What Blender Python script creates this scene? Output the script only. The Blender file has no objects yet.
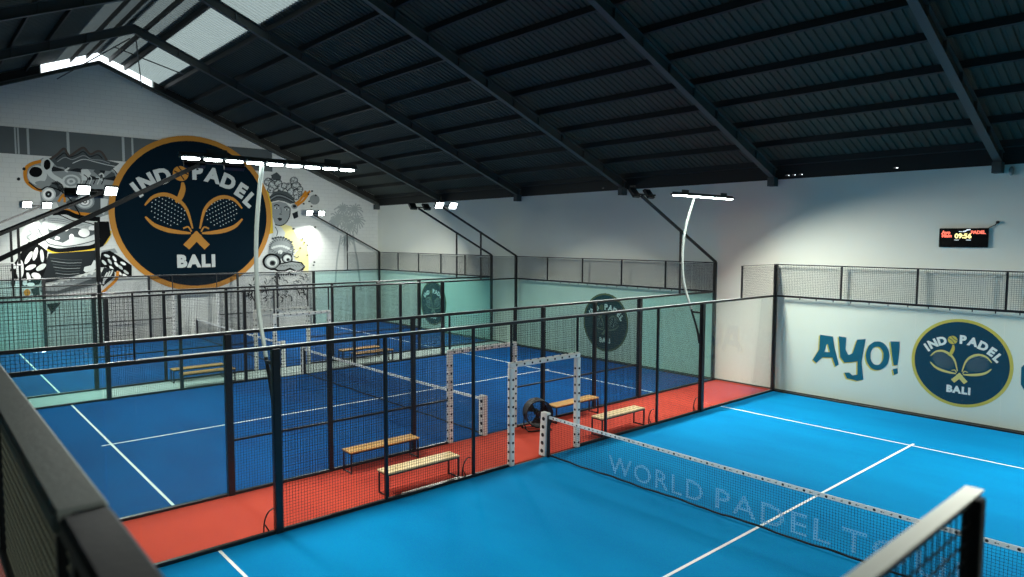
# Indoor padel hall: three courts under a dark pitched roof
PW_A, PW_B, SKY, EXPO = 380, 290, 2.5, 0.0
MURAL_DATA = (
    '[["L","crest","darkgrey","p",[-553,803,-527,825,-501,853,-490,834,-479,825,-453,847,-429,863,-412,844,-401,837,-376,853,-359,847,-342,816,-293,806,-331,769,-529'
    ',775],0],["L","crest","brown","s",[-553,803,-527,825,-501,853,-490,834,-479,825,-453,847,-429,863,-412,844,-401,837,-376,853,-359,847,-342,816],0.09],["L","cres'
    't","dark","s",[-533,804,-516,822,-499,834,-485,818,-453,831,-430,846,-407,826,-377,837,-359,822],0.04],["L","crest","grey","s",[-528,795,-499,816,-471,809,-430,'
    '829,-401,815,-366,814,-330,803],0.035],["L","crest","pale","s",[-472,793,-431,813,-390,806,-342,796,-306,791],0.03],["L","head","grey","p",[-639,755,-611,782,-5'
    '77,808,-528,810,-460,807,-402,791,-331,783,-301,757,-309,681,-331,583,-386,561,-451,573,-519,578,-535,624,-590,622,-593,674,-635,704],0],["L","head_trim","orang'
    'e","s",[-585,671,-609,679,-633,701,-641,729,-636,761,-616,781,-583,794],0.13],["L","curl","pale","p",[-565,737,-568,723,-574,711,-584,701,-595,696,-607,695,-617'
    ',699,-626,708,-631,719,-633,733,-630,746,-624,759,-615,768,-603,774,-592,775,-581,771,-572,762,-567,751],0],["L","curl","black","p",[-581,749,-583,741,-587,734,'
    '-593,729,-601,726,-609,726,-616,728,-622,732,-626,739,-627,746,-625,753,-621,760,-615,766,-607,769,-599,769,-592,767,-586,763,-582,756],0],["L","curl","grey","p'
    '",[-565,704,-566,701,-570,698,-576,696,-583,694,-591,694,-598,695,-604,696,-607,699,-609,702,-607,705,-603,708,-597,710,-590,712,-583,712,-576,712,-570,710,-566'
    ',707],0],["L","curl","pale","p",[-539,784,-540,774,-545,764,-551,756,-559,752,-567,752,-574,755,-580,761,-584,771,-585,781,-583,792,-579,801,-572,809,-565,813,-'
    '557,814,-549,811,-543,804,-540,795],0],["L","curl","black","p",[-551,782,-552,774,-554,767,-558,762,-562,759,-566,759,-570,761,-573,766,-575,772,-575,780,-574,7'
    '87,-572,794,-568,799,-564,802,-560,803,-556,800,-553,796,-551,789],0],["L","curl","pale","s",[-563,760,-547,735,-515,711,-516,678],0.2],["L","leaf_fan","dark","'
    'p",[-493,761,-546,753,-548,765,-542,776],0],["L","leaf_fan","grey","p",[-493,761,-542,776,-537,788,-526,795],0],["L","leaf_fan","darkgrey","p",[-493,761,-526,79'
    '5,-515,805,-502,807],0],["L","leaf_fan","dark","p",[-493,761,-502,807,-488,812,-476,808],0],["L","leaf_fan","grey","p",[-493,761,-476,808,-462,807,-453,798],0],'
    '["L","leaf_fan","darkgrey","p",[-493,761,-453,798,-443,791,-440,779],0],["L","leaf_fan","dark","p",[-493,761,-440,779,-435,768,-440,756],0],["L","leaf_fan","pal'
    'e","s",[-504,777,-492,785,-487,772,-499,761,-490,755],0.06],["L","leaf_fan","dark","p",[-362,733,-415,725,-417,737,-410,747],0],["L","leaf_fan","grey","p",[-362'
    ',733,-410,747,-406,759,-395,765],0],["L","leaf_fan","darkgrey","p",[-362,733,-395,765,-385,775,-371,776],0],["L","leaf_fan","dark","p",[-362,733,-371,776,-358,7'
    '81,-346,777],0],["L","leaf_fan","grey","p",[-362,733,-346,777,-332,776,-324,767],0],["L","leaf_fan","darkgrey","p",[-362,733,-324,767,-313,761,-311,749],0],["L"'
    ',"leaf_fan","dark","p",[-362,733,-311,749,-306,739,-310,727],0],["L","leaf_fan","pale","s",[-374,749,-362,757,-356,743,-369,733,-360,726],0.06],["L","brow","pal'
    'e","p",[-471,807,-431,816,-378,807,-328,780,-379,773,-414,777,-449,784],0],["L","brow","darkgrey","s",[-466,805,-413,807,-354,791],0.025],["L","brow","darkgrey"'
    ',"s",[-458,800,-408,802,-355,786],0.025],["L","brow","darkgrey","s",[-450,794,-402,796,-355,780],0.025],["L","brow","darkgrey","s",[-442,789,-396,790,-355,775],'
    '0.025],["L","swirl","pale","p",[-445,718,-447,708,-453,698,-463,691,-474,687,-486,687,-497,690,-506,696,-512,704,-513,714,-511,724,-505,733,-495,740,-484,744,-4'
    '72,745,-461,742,-452,736,-446,728],0],["L","swirl","grey","p",[-454,717,-456,710,-460,703,-467,698,-476,695,-484,694,-492,697,-499,701,-503,707,-504,714,-502,72'
    '2,-498,729,-491,734,-483,737,-474,737,-466,735,-459,731,-455,725],0],["L","swirl","pale","p",[-463,717,-464,712,-467,708,-472,705,-477,703,-482,702,-488,704,-49'
    '2,706,-494,710,-495,715,-494,720,-491,724,-487,727,-481,729,-476,729,-471,728,-467,725,-464,721],0],["L","swirl","grey","p",[-472,716,-472,714,-474,712,-476,711'
    ',-478,710,-481,710,-483,710,-485,712,-486,713,-486,715,-486,718,-485,720,-483,721,-480,722,-478,722,-475,722,-473,720,-472,718],0],["L","swirl","pale","p",[-441'
    ',768,-415,773,-403,754,-422,723,-440,722],0],["L","eye","darkgrey","p",[-509,678,-511,666,-517,655,-525,647,-534,643,-545,642,-554,646,-561,653,-566,663,-567,67'
    '5,-565,687,-560,697,-552,705,-542,710,-532,710,-523,707,-515,700,-510,690],0],["L","eye","grey","s",[-515,676,-517,665,-522,656,-529,648,-538,644,-547,644,-555,'
    '647,-561,654,-565,663,-567,674,-565,684,-560,694,-553,702,-544,706,-535,706,-527,703,-521,696,-516,687],0.05],["L","eye","pale","p",[-537,658,-539,648,-544,639,'
    '-551,632,-559,628,-568,628,-576,631,-583,637,-587,646,-588,656,-586,666,-581,675,-574,682,-566,686,-557,686,-549,683,-543,677,-538,668],0],["L","eye","white","p'
    '",[-543,658,-544,650,-548,643,-554,637,-560,634,-567,634,-573,636,-579,641,-582,648,-583,656,-581,664,-577,671,-572,676,-565,679,-558,680,-552,677,-547,672,-544'
    ',666],0],["L","eye","darkgrey","p",[-551,657,-552,653,-554,648,-557,645,-561,643,-565,643,-569,644,-572,647,-574,652,-575,656,-574,661,-572,666,-568,669,-564,67'
    '1,-560,671,-556,669,-553,666,-551,662],0],["L","eye","black","p",[-554,657,-555,654,-556,651,-559,648,-562,647,-565,647,-568,648,-570,650,-571,653,-572,656,-571'
    ',660,-569,663,-567,666,-564,667,-561,667,-558,666,-556,664,-554,661],0],["L","eye","white","p",[-559,657,-560,656,-560,655,-561,654,-562,653,-564,653,-565,653,-'
    '565,654,-566,655,-566,657,-566,658,-565,659,-564,660,-563,661,-562,661,-561,660,-560,659,-560,658],0],["L","snout","darkgrey","p",[-501,625,-465,660,-382,677,-3'
    '60,644,-367,596,-421,581,-479,583],0],["L","snout","orange","s",[-529,627,-508,658,-506,625],0.09],["L","eye","grey","p",[-395,633,-397,621,-404,611,-414,603,-4'
    '26,598,-439,598,-450,602,-460,609,-466,618,-467,630,-465,641,-458,651,-448,659,-436,664,-424,664,-412,661,-403,654,-396,644],0],["L","eye","pale","p",[-402,632,'
    '-404,623,-409,615,-417,608,-427,605,-437,604,-447,607,-454,613,-459,621,-460,630,-458,639,-453,648,-445,654,-435,658,-425,658,-416,655,-408,649,-403,642],0],["L'
    '","eye","grey","p",[-410,632,-412,625,-416,619,-421,615,-428,612,-436,612,-442,614,-448,618,-451,624,-452,630,-451,637,-447,643,-441,648,-434,650,-427,650,-420,'
    '648,-415,644,-411,639],0],["L","eye","white","p",[-415,632,-417,627,-419,622,-424,619,-429,617,-435,617,-440,618,-444,621,-446,626,-447,631,-446,636,-443,640,-4'
    '39,643,-434,645,-428,646,-423,644,-419,641,-416,637],0],["L","eye","darkgrey","p",[-423,632,-423,629,-425,626,-427,624,-430,623,-433,623,-436,624,-438,626,-440,'
    '628,-440,631,-439,634,-438,636,-435,638,-433,639,-430,639,-427,638,-424,637,-423,634],0],["L","eye","white","p",[-428,631,-428,630,-429,629,-430,628,-431,628,-4'
    '32,628,-433,628,-434,629,-435,630,-435,631,-435,632,-434,633,-433,634,-432,634,-431,634,-429,634,-429,633,-428,632],0],["L","curl","pale","p",[-371,651,-341,645'
    ',-349,603,-362,576,-373,589],0],["L","mouth","pale","p",[-579,574,-535,574,-480,548,-431,541,-388,525,-363,496,-379,458,-442,439,-506,427,-561,428,-580,462,-605'
    ',510],0],["L","lip","orange","s",[-560,586,-507,593,-465,581,-429,577,-393,573],0.13],["L","lip","black","s",[-552,578,-503,583,-469,568,-430,559,-376,556],0.2]'
    ',["L","mouth","grey","s",[-569,557,-515,552,-467,536,-417,529],0.03],["L","mouth","grey","s",[-570,549,-515,544,-467,530,-417,522],0.03],["L","mouth","grey","s"'
    ',[-570,541,-516,535,-467,523,-417,516],0.03],["L","mouth","darkgrey","p",[-572,517,-537,524,-506,511,-467,518,-421,506,-395,517,-385,496,-440,471,-479,479,-519,'
    '452,-566,469],0],["L","tooth","white","p",[-540,517,-541,514,-544,510,-548,508,-552,507,-557,507,-561,508,-565,510,-567,513,-568,517,-567,520,-564,524,-560,526,'
    '-556,527,-551,527,-547,526,-543,524,-541,521],0],["L","tooth","white","p",[-515,513,-516,509,-519,505,-523,503,-528,501,-533,501,-538,503,-542,505,-545,508,-545'
    ',512,-544,516,-542,520,-537,522,-532,524,-527,524,-522,522,-518,520,-516,517],0],["L","tooth","white","p",[-495,513,-496,510,-498,507,-501,504,-504,503,-508,503'
    ',-512,504,-515,506,-517,509,-517,513,-516,516,-514,519,-511,521,-508,522,-504,522,-500,521,-497,519,-495,516],0],["L","tooth","white","p",[-418,496,-419,489,-42'
    '3,484,-429,480,-436,477,-444,477,-451,480,-456,484,-460,489,-461,495,-459,501,-456,507,-450,511,-443,513,-435,513,-428,511,-423,507,-419,502],0],["L","tooth","w'
    'hite","p",[-477,476,-478,471,-480,467,-482,463,-485,462,-488,462,-491,463,-494,467,-495,471,-495,476,-495,481,-493,486,-490,489,-487,491,-484,491,-481,489,-479,'
    '486,-478,481],0],["L","tooth","white","p",[-529,472,-530,469,-531,467,-534,466,-537,465,-541,465,-544,466,-546,467,-548,469,-548,472,-547,474,-546,477,-543,478,'
    '-540,479,-537,479,-534,478,-531,477,-529,474],0],["L","tooth","white","p",[-390,517,-391,513,-394,510,-399,508,-404,507,-409,507,-415,508,-419,510,-421,513,-422'
    ',516,-421,520,-418,523,-414,525,-409,526,-403,526,-398,525,-394,523,-391,520],0],["L","lip","black","s",[-576,430,-534,419,-470,427,-413,433,-372,458],0.2],["L"'
    ',"lip","yellow","s",[-578,423,-541,408,-471,413,-399,426,-353,458,-335,505],0.07],["L","jaw","dark","p",[-572,407,-399,419,-393,336,-446,317,-603,279,-591,341],'
    '0],["L","jaw","pale","p",[-447,331,-443,347,-417,354,-406,377,-389,371,-393,345,-409,330,-438,322],0],["L","chin","grey","p",[-621,268,-587,268,-387,329,-369,31'
    '4,-404,261,-561,225,-592,236],0],["L","chin","darkgrey","p",[-614,253,-547,246,-388,306,-404,267,-561,230,-588,238],0],["L","tooth","pale","p",[-586,267,-587,26'
    '4,-588,262,-590,261,-592,260,-594,260,-596,261,-597,262,-598,265,-599,267,-598,270,-597,272,-595,273,-593,274,-591,274,-589,273,-588,271,-587,269],0],["L","toot'
    'h","pale","p",[-565,273,-566,271,-567,268,-568,267,-570,266,-573,266,-575,267,-576,269,-577,271,-577,274,-577,276,-576,278,-574,280,-572,281,-570,281,-568,280,-'
    '566,278,-565,276],0],["L","tooth","pale","p",[-544,280,-544,277,-545,275,-547,273,-549,273,-551,273,-553,274,-555,275,-556,278,-556,280,-555,283,-554,285,-553,2'
    '86,-551,287,-548,287,-546,286,-545,284,-544,282],0],["L","tooth","pale","p",[-522,286,-522,284,-524,281,-525,280,-527,279,-530,279,-532,280,-533,282,-534,284,-5'
    '34,287,-534,289,-533,291,-531,293,-529,294,-527,294,-525,293,-523,291,-522,289],0],["L","tooth","pale","p",[-500,293,-500,290,-502,288,-503,286,-505,286,-508,28'
    '6,-510,287,-511,288,-512,291,-513,293,-512,296,-511,298,-509,299,-507,300,-505,300,-503,299,-501,298,-500,295],0],["L","tooth","pale","p",[-478,299,-478,297,-48'
    '0,295,-481,293,-483,292,-486,292,-488,293,-489,295,-490,297,-491,300,-490,302,-489,305,-487,306,-485,307,-483,307,-481,306,-479,304,-478,302],0],["L","tooth","p'
    'ale","p",[-456,306,-456,304,-457,301,-459,300,-461,299,-463,299,-465,300,-467,302,-468,304,-468,307,-468,309,-467,311,-465,313,-463,314,-461,314,-459,313,-457,3'
    '11,-456,309],0],["L","tooth","pale","p",[-433,313,-434,310,-435,308,-436,306,-439,306,-441,306,-443,307,-445,308,-446,311,-446,313,-446,316,-444,318,-443,320,-4'
    '40,321,-438,320,-436,320,-434,318,-433,315],0],["L","tooth","pale","p",[-410,320,-411,317,-412,315,-414,313,-416,312,-418,313,-420,314,-422,315,-423,318,-423,32'
    '0,-423,323,-422,325,-420,327,-418,327,-415,327,-413,326,-412,325,-411,322],0],["L","tooth","pale","p",[-387,327,-388,324,-389,322,-391,320,-393,319,-395,319,-39'
    '7,320,-399,322,-400,324,-400,327,-400,330,-399,332,-397,334,-395,334,-392,334,-390,333,-389,332,-388,329],0],["L","chin","black","p",[-588,195,-534,197,-571,148'
    '],0],["L","hair","black","p",[-706,344,-681,387,-657,430,-640,458,-604,446,-575,418,-584,341,-610,277,-647,271,-705,277],0],["L","hair","white","p",[-661,343,-6'
    '62,326,-667,312,-672,305,-678,305,-683,313,-686,327,-686,344,-684,361,-680,375,-675,382,-669,382,-664,374,-661,360],0],["L","hair","white","p",[-636,386,-642,37'
    '5,-649,367,-654,364,-657,366,-657,373,-654,384,-649,395,-642,406,-636,414,-631,417,-628,415,-628,408,-630,397],0],["L","hair","white","p",[-612,404,-615,392,-62'
    '0,383,-624,379,-627,380,-629,386,-628,396,-626,408,-622,420,-617,429,-613,434,-610,433,-609,426,-609,416],0],["L","hair","pale","p",[-589,398,-589,387,-591,377,'
    '-593,371,-596,371,-599,376,-601,385,-602,397,-602,409,-601,419,-598,424,-595,424,-592,419,-590,410],0],["L","hair","pale","p",[-596,340,-605,336,-612,334,-617,3'
    '36,-619,340,-617,347,-612,353,-605,359,-597,364,-589,365,-584,363,-582,359,-584,353,-589,346],0],["L","hair","white","p",[-635,341,-643,339,-651,339,-655,341,-6'
    '56,345,-653,350,-648,355,-640,360,-631,362,-624,362,-619,360,-618,356,-621,351,-627,346],0],["L","hair","white","p",[-603,306,-606,302,-612,300,-619,301,-626,30'
    '4,-632,309,-635,316,-635,322,-631,326,-626,328,-618,327,-611,324,-606,319,-603,312],0],["L","hair","white","p",[-639,313,-638,305,-638,298,-639,294,-642,293,-64'
    '6,295,-649,301,-652,308,-653,316,-653,323,-651,328,-649,329,-645,327,-642,321],0],["L","hair","white","p",[-672,282,-675,273,-679,267,-684,264,-688,265,-691,270'
    ',-693,278,-692,287,-690,295,-686,302,-681,305,-676,303,-673,298,-672,291],0],["L","hair","white","p",[-689,364,-686,357,-686,351,-688,346,-691,344,-695,345,-699'
    ',349,-702,355,-704,362,-705,369,-703,374,-700,376,-696,374,-692,370],0],["L","hair","white","p",[-652,287,-653,282,-655,277,-658,275,-662,275,-665,278,-667,282,'
    '-667,288,-666,293,-664,298,-661,300,-657,300,-654,297,-652,293],0],["L","hair","white","p",[-698,320,-699,314,-701,308,-703,305,-705,305,-707,308,-708,314,-708,'
    '321,-708,328,-706,333,-704,336,-702,336,-700,333,-698,327],0],["L","hair","white","p",[-626,278,-627,275,-631,272,-637,271,-644,271,-649,273,-653,276,-654,279,-'
    '653,283,-649,285,-643,287,-637,286,-631,285,-627,282],0],["L","flame","grey","s",[-600,546,-591,533,-606,520,-595,506],0.06],["L","flame","grey","s",[-589,562,-'
    '581,549,-596,536,-584,522],0.06],["L","flame","grey","s",[-608,514,-599,500,-614,488,-603,474],0.06],["L","flame","grey","s",[-638,506,-629,492,-644,479,-633,46'
    '6],0.06],["L","hair","orange","p",[-641,245,-642,240,-644,236,-648,233,-652,231,-656,232,-660,233,-663,237,-664,241,-665,246,-664,251,-662,255,-659,258,-655,260'
    ',-651,260,-647,258,-644,254,-642,250],0],["L","hair","dark","p",[-641,259,-611,269,-609,233,-632,230],0],["L","hair","black","p",[-387,546,-343,547,-337,488,-36'
    '9,437,-387,429],0],["L","hair","grey","p",[-384,416,-324,428,-313,407,-355,407],0],["L","hair","black","p",[-377,410,-343,418,-310,394,-258,350,-259,298,-298,29'
    '5,-335,318,-361,344,-387,344],0],["L","hair","pale","p",[-344,390,-346,387,-351,387,-357,389,-363,392,-366,396,-367,400,-364,402,-359,402,-353,400,-348,397,-344'
    ',393],0],["L","hair","white","p",[-319,369,-322,369,-326,372,-330,378,-333,385,-334,390,-332,394,-329,394,-325,390,-321,385,-318,378,-318,372],0],["L","hair","p'
    'ale","p",[-338,357,-341,357,-345,360,-349,366,-352,372,-353,377,-352,381,-349,381,-345,378,-341,372,-338,366,-337,360],0],["L","hair","white","p",[-311,344,-314'
    ',344,-319,347,-323,352,-327,358,-328,364,-327,367,-324,367,-319,365,-315,359,-311,353,-310,347],0],["L","hair","pale","p",[-359,354,-362,354,-367,356,-371,361,-'
    '375,367,-376,373,-376,376,-372,376,-368,374,-363,369,-360,363,-358,358],0],["L","hair","white","p",[-330,328,-333,328,-337,330,-342,335,-346,341,-348,346,-347,3'
    '49,-344,350,-339,348,-335,343,-331,337,-329,332],0],["L","hair","pale","p",[-295,332,-298,332,-303,334,-308,338,-312,344,-314,349,-314,352,-310,353,-306,351,-30'
    '0,347,-296,341,-294,336],0],["L","hair","white","p",[-299,307,-302,306,-307,308,-312,312,-317,318,-319,323,-319,326,-316,327,-311,325,-305,321,-301,316,-299,311'
    '],0],["L","hair","pale","p",[-272,311,-275,310,-280,312,-285,315,-290,321,-292,326,-292,329,-289,330,-284,329,-279,325,-274,320,-271,315],0],["L","hair","white"'
    ',"p",[-276,295,-279,293,-284,295,-289,298,-294,303,-297,308,-297,311,-294,313,-289,312,-283,308,-278,303,-275,298],0],["L","hair","pale","p",[-317,310,-320,308,'
    '-325,309,-331,312,-336,317,-339,321,-339,325,-336,326,-331,326,-325,322,-320,318,-317,313],0],["L","hair","white","p",[-281,352,-284,351,-289,351,-295,354,-300,'
    '358,-303,363,-304,366,-301,368,-296,367,-290,365,-284,361,-281,356],0],["L","hair","dark","p",[-368,344,-327,334,-328,300,-375,259,-385,277,-380,319],0],["L","h'
    'air","pale","s",[-335,330,-347,305,-374,289],0.06],["L","hair","pale","s",[-346,326,-358,300,-374,279],0.06],["L","hair","pale","s",[-356,321,-368,296,-374,269]'
    ',0.06],["L","head_trim","orange","s",[-395,214,-372,238,-337,271,-321,291,-314,325],0.12],["L","paint_dot","dark","p",[-638,758,-639,754,-642,751,-646,751,-649,'
    '753,-650,757,-648,761,-645,764,-642,764,-639,762],0],["L","paint_dot","dark","p",[-658,715,-659,711,-662,708,-666,708,-669,710,-670,714,-668,719,-665,721,-662,7'
    '22,-659,719],0],["L","jaw","darkgrey","s",[-568,389,-507,379,-451,378],0.02],["L","jaw","grey","s",[-564,376,-508,366,-453,366],0.02],["L","jaw","darkgrey","s",'
    '[-560,363,-508,354,-456,354],0.02],["L","jaw","grey","s",[-557,350,-509,342,-459,343],0.02],["L","jaw","darkgrey","s",[-553,337,-509,329,-461,331],0.02],["L","j'
    'aw","grey","s",[-550,324,-510,317,-464,320],0.02],["L","jaw","darkgrey","s",[-546,311,-510,305,-466,308],0.02],["L","eye","black","s",[-553,705,-532,696,-523,67'
    '1],0.03],["L","eye","black","s",[-548,707,-527,697,-519,671],0.03],["L","eye","black","s",[-543,710,-522,697,-515,671],0.03],["L","eye","black","s",[-537,712,-5'
    '17,697,-511,671],0.03],["L","eye","black","s",[-532,714,-512,698,-507,671],0.03],["L","head","pale","s",[-447,751,-434,732,-443,705],0.035],["L","head","black",'
    '"s",[-432,748,-418,733,-428,705],0.035],["L","head","pale","s",[-417,745,-403,734,-413,706],0.035],["L","head","black","s",[-402,742,-388,735,-397,707],0.035],['
    '"L","head","pale","s",[-387,739,-372,736,-382,708],0.035],["L","head","black","s",[-371,736,-356,737,-366,709],0.035],["L","head","black","s",[-630,704,-593,674'
    ',-565,688,-516,671,-478,626,-451,573],0.05],["L","brow","black","s",[-528,810,-460,808,-402,793,-330,784,-301,757],0.04],["L","mouth","black","s",[-579,574,-535'
    ',574,-480,548,-431,541,-388,525,-363,496],0.04],["L","mouth","darkgrey","s",[-605,510,-580,462,-560,446,-505,438,-441,450,-379,471],0.035],["R","splash","yellow'
    '","p",[352,736,383,713,400,652,403,502,368,492,380,589,369,675],0],["R","glow_paint","paleyellow","p",[444,554,502,538,536,481,579,465,595,390,593,294,558,295,5'
    '76,332,516,366,500,424,476,473,426,489],0],["R","flower","dark","p",[407,764,404,752,395,744,383,740,372,743,363,750,360,761,364,772,372,781,384,785,396,782,404'
    ',775],0],["R","flower","grey","p",[404,764,401,754,393,746,383,743,373,745,366,752,363,761,366,771,374,779,384,782,394,780,401,773],0],["R","flower","pale","p",'
    '[365,762,368,766,374,768,380,767,382,762,379,758,373,756,367,758],0],["R","flower","pale","p",[385,781,389,778,390,772,388,767,384,764,380,766,378,772,380,778],'
    '0],["R","flower","pale","p",[402,763,400,758,393,757,388,758,385,762,388,767,394,769,400,767],0],["R","flower","pale","p",[382,744,378,747,377,752,379,758,384,7'
    '61,388,758,389,753,387,747],0],["R","flower","dark","p",[436,747,432,733,422,723,408,719,394,722,385,731,381,744,385,757,395,767,409,771,423,769,433,760],0],["R'
    '","flower","grey","p",[433,747,430,735,420,725,408,722,396,724,387,732,385,744,388,756,397,765,409,769,421,766,430,758],0],["R","flower","pale","p",[425,762,426'
    ',756,423,750,416,746,410,747,409,752,412,759,419,763],0],["R","flower","pale","p",[424,731,419,729,412,732,408,738,410,744,416,746,422,743,426,737],0],["R","flo'
    'wer","pale","p",[393,729,391,734,395,741,402,745,407,744,409,738,405,732,399,728],0],["R","flower","pale","p",[393,760,399,761,405,758,409,752,407,747,402,745,3'
    '95,748,392,754],0],["R","flower","dark","p",[415,724,412,715,405,708,395,705,386,707,379,713,376,722,379,731,386,738,396,741,405,739,412,733],0],["R","flower","'
    'grey","p",[411,724,409,716,403,710,395,707,387,709,382,715,380,722,382,730,388,736,396,738,404,737,409,731],0],["R","flower","pale","p",[390,736,394,736,397,732'
    ',398,727,395,724,391,724,388,728,388,733],0],["R","flower","pale","p",[409,729,409,725,405,722,400,721,397,723,397,727,401,730,406,731],0],["R","flower","pale",'
    '"p",[401,710,397,710,394,714,393,719,396,722,400,721,403,718,403,713],0],["R","flower","pale","p",[382,717,382,721,386,724,391,725,394,722,394,719,390,715,385,7'
    '15],0],["R","flower","dark","p",[457,760,454,750,446,741,434,738,423,740,415,747,412,758,415,769,424,777,435,780,446,778,455,771],0],["R","flower","grey","p",[4'
    '54,760,451,751,444,743,434,740,425,742,418,749,415,758,418,768,425,775,435,778,445,776,452,769],0],["R","flower","pale","p",[435,742,431,744,429,749,431,755,435'
    ',758,439,756,441,751,439,745],0],["R","flower","pale","p",[417,757,419,761,425,764,431,763,433,759,431,755,425,752,419,753],0],["R","flower","pale","p",[434,776'
    ',438,774,440,769,439,763,435,761,430,762,428,768,430,773],0],["R","flower","pale","p",[453,761,450,757,445,755,439,756,436,759,438,764,444,766,450,765],0],["R",'
    '"flower","dark","p",[473,739,470,729,461,720,450,717,439,719,431,727,428,737,431,748,439,756,451,759,462,757,470,750],0],["R","flower","grey","p",[470,739,467,7'
    '30,460,722,450,719,440,721,433,728,431,737,434,747,441,754,451,757,460,755,467,748],0],["R","flower","pale","p",[454,721,449,723,446,728,447,733,451,737,455,735'
    ',458,730,457,725],0],["R","flower","pale","p",[433,734,434,738,440,741,446,741,449,738,447,733,442,730,436,731],0],["R","flower","pale","p",[447,755,452,754,454'
    ',749,454,743,450,740,446,741,443,746,444,752],0],["R","flower","pale","p",[468,743,466,738,461,735,455,735,452,739,454,743,459,746,465,746],0],["R","flower","da'
    'rk","p",[439,784,436,775,429,768,419,764,409,766,402,773,399,782,402,791,410,799,420,802,429,800,437,793],0],["R","flower","grey","p",[436,784,433,776,427,770,4'
    '19,767,410,769,405,774,403,782,405,790,411,797,419,799,428,798,434,792],0],["R","flower","pale","p",[418,768,414,770,413,775,415,780,419,782,422,780,423,775,421'
    ',770],0],["R","flower","pale","p",[404,783,406,787,411,788,416,787,418,783,415,780,410,778,406,780],0],["R","flower","pale","p",[420,798,424,796,425,791,423,786'
    ',419,784,416,786,415,791,417,796],0],["R","flower","pale","p",[434,783,432,780,427,778,422,780,420,783,423,786,428,788,433,786],0],["R","flower","dark","p",[517'
    ',745,514,733,505,724,492,721,480,723,472,731,469,742,472,754,481,762,493,766,506,764,514,756],0],["R","flower","grey","p",[514,745,511,734,503,727,493,723,482,7'
    '26,475,733,472,742,475,753,483,760,493,764,504,762,512,755],0],["R","flower","pale","p",[475,750,479,753,486,753,491,749,491,744,487,741,481,741,476,745],0],["R'
    '","flower","pale","p",[501,761,504,757,503,751,499,746,494,745,491,749,491,755,496,760],0],["R","flower","pale","p",[511,737,507,734,500,734,495,738,495,743,499'
    ',746,505,746,510,742],0],["R","flower","pale","p",[485,726,482,730,483,736,487,741,492,742,495,738,494,732,490,727],0],["R","flower","dark","p",[543,778,540,767'
    ',531,759,520,755,508,757,500,765,497,775,500,786,509,794,521,798,532,796,541,789],0],["R","flower","grey","p",[540,778,537,768,530,761,520,758,510,760,503,766,5'
    '00,775,503,785,510,792,520,796,530,794,538,787],0],["R","flower","pale","p",[537,785,536,780,532,776,526,775,522,777,522,782,527,786,533,787],0],["R","flower","'
    'pale","p",[528,761,523,761,519,765,518,771,521,775,526,775,530,771,531,765],0],["R","flower","pale","p",[503,768,504,773,509,777,515,778,519,776,518,771,513,767'
    ',507,766],0],["R","flower","pale","p",[513,792,517,792,521,788,522,782,519,778,515,778,511,782,510,788],0],["R","flower","dark","p",[562,747,558,734,547,723,532'
    ',719,518,722,508,731,504,744,508,758,519,768,533,772,548,770,558,760],0],["R","flower","grey","p",[558,747,555,735,545,725,532,721,520,724,511,732,508,744,511,7'
    '56,521,766,533,770,546,767,555,759],0],["R","flower","pale","p",[550,732,544,730,537,733,533,739,534,744,540,747,547,744,552,738],0],["R","flower","pale","p",[5'
    '17,728,515,733,519,740,525,745,531,744,533,739,530,732,523,727],0],["R","flower","pale","p",[515,759,521,761,528,759,533,753,531,747,525,745,518,747,514,753],0]'
    ',["R","flower","pale","p",[548,763,550,758,547,751,540,746,534,747,532,753,536,760,542,764],0],["R","flower","dark","p",[529,720,526,709,517,701,505,697,494,700'
    ',485,707,483,718,486,729,494,737,506,740,518,738,526,731],0],["R","flower","grey","p",[526,720,523,710,515,703,505,700,495,702,488,709,486,718,489,728,496,735,5'
    '06,738,516,736,523,729],0],["R","flower","pale","p",[506,736,510,734,512,729,510,723,506,720,501,722,500,728,501,734],0],["R","flower","pale","p",[524,720,522,7'
    '16,516,714,510,715,507,719,510,723,516,725,522,724],0],["R","flower","pale","p",[506,702,502,704,500,709,501,715,506,717,510,715,512,710,510,704],0],["R","flowe'
    'r","pale","p",[487,718,490,722,496,724,502,723,504,719,502,715,496,713,490,714],0],["R","flower","dark","p",[567,715,563,703,552,693,538,689,525,692,515,700,512'
    ',713,515,726,526,736,539,740,553,737,563,728],0],["R","flower","grey","p",[563,715,560,704,551,695,538,691,526,694,518,702,515,713,518,725,527,733,539,737,551,7'
    '35,560,727],0],["R","flower","pale","p",[533,734,539,733,543,727,543,720,538,716,533,717,529,723,529,730],0],["R","flower","pale","p",[560,721,559,716,552,711,5'
    '45,711,541,715,542,720,549,724,556,725],0],["R","flower","pale","p",[545,694,539,695,535,701,535,708,539,712,545,711,549,706,549,699],0],["R","flower","pale","p'
    '",[518,707,519,713,525,717,533,717,537,714,536,708,529,704,522,704],0],["R","flower","dark","p",[549,692,546,685,540,679,531,676,523,678,517,683,515,691,517,699'
    ',524,704,532,707,540,705,546,700],0],["R","flower","grey","p",[545,692,543,686,538,681,531,679,525,680,520,685,518,691,520,697,525,702,532,704,539,703,543,698],'
    '0],["R","flower","pale","p",[541,684,538,683,534,685,532,688,533,691,536,692,539,691,542,687],0],["R","flower","pale","p",[524,682,523,685,524,689,528,691,531,6'
    '91,532,688,530,684,527,682],0],["R","flower","pale","p",[523,699,526,700,529,699,532,695,531,692,528,691,524,693,522,696],0],["R","flower","pale","p",[540,701,5'
    '41,698,539,694,536,692,532,692,531,695,533,699,537,701],0],["R","flower","dark","p",[571,735,568,726,562,720,552,717,543,719,537,725,535,733,537,741,544,748,553'
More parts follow.
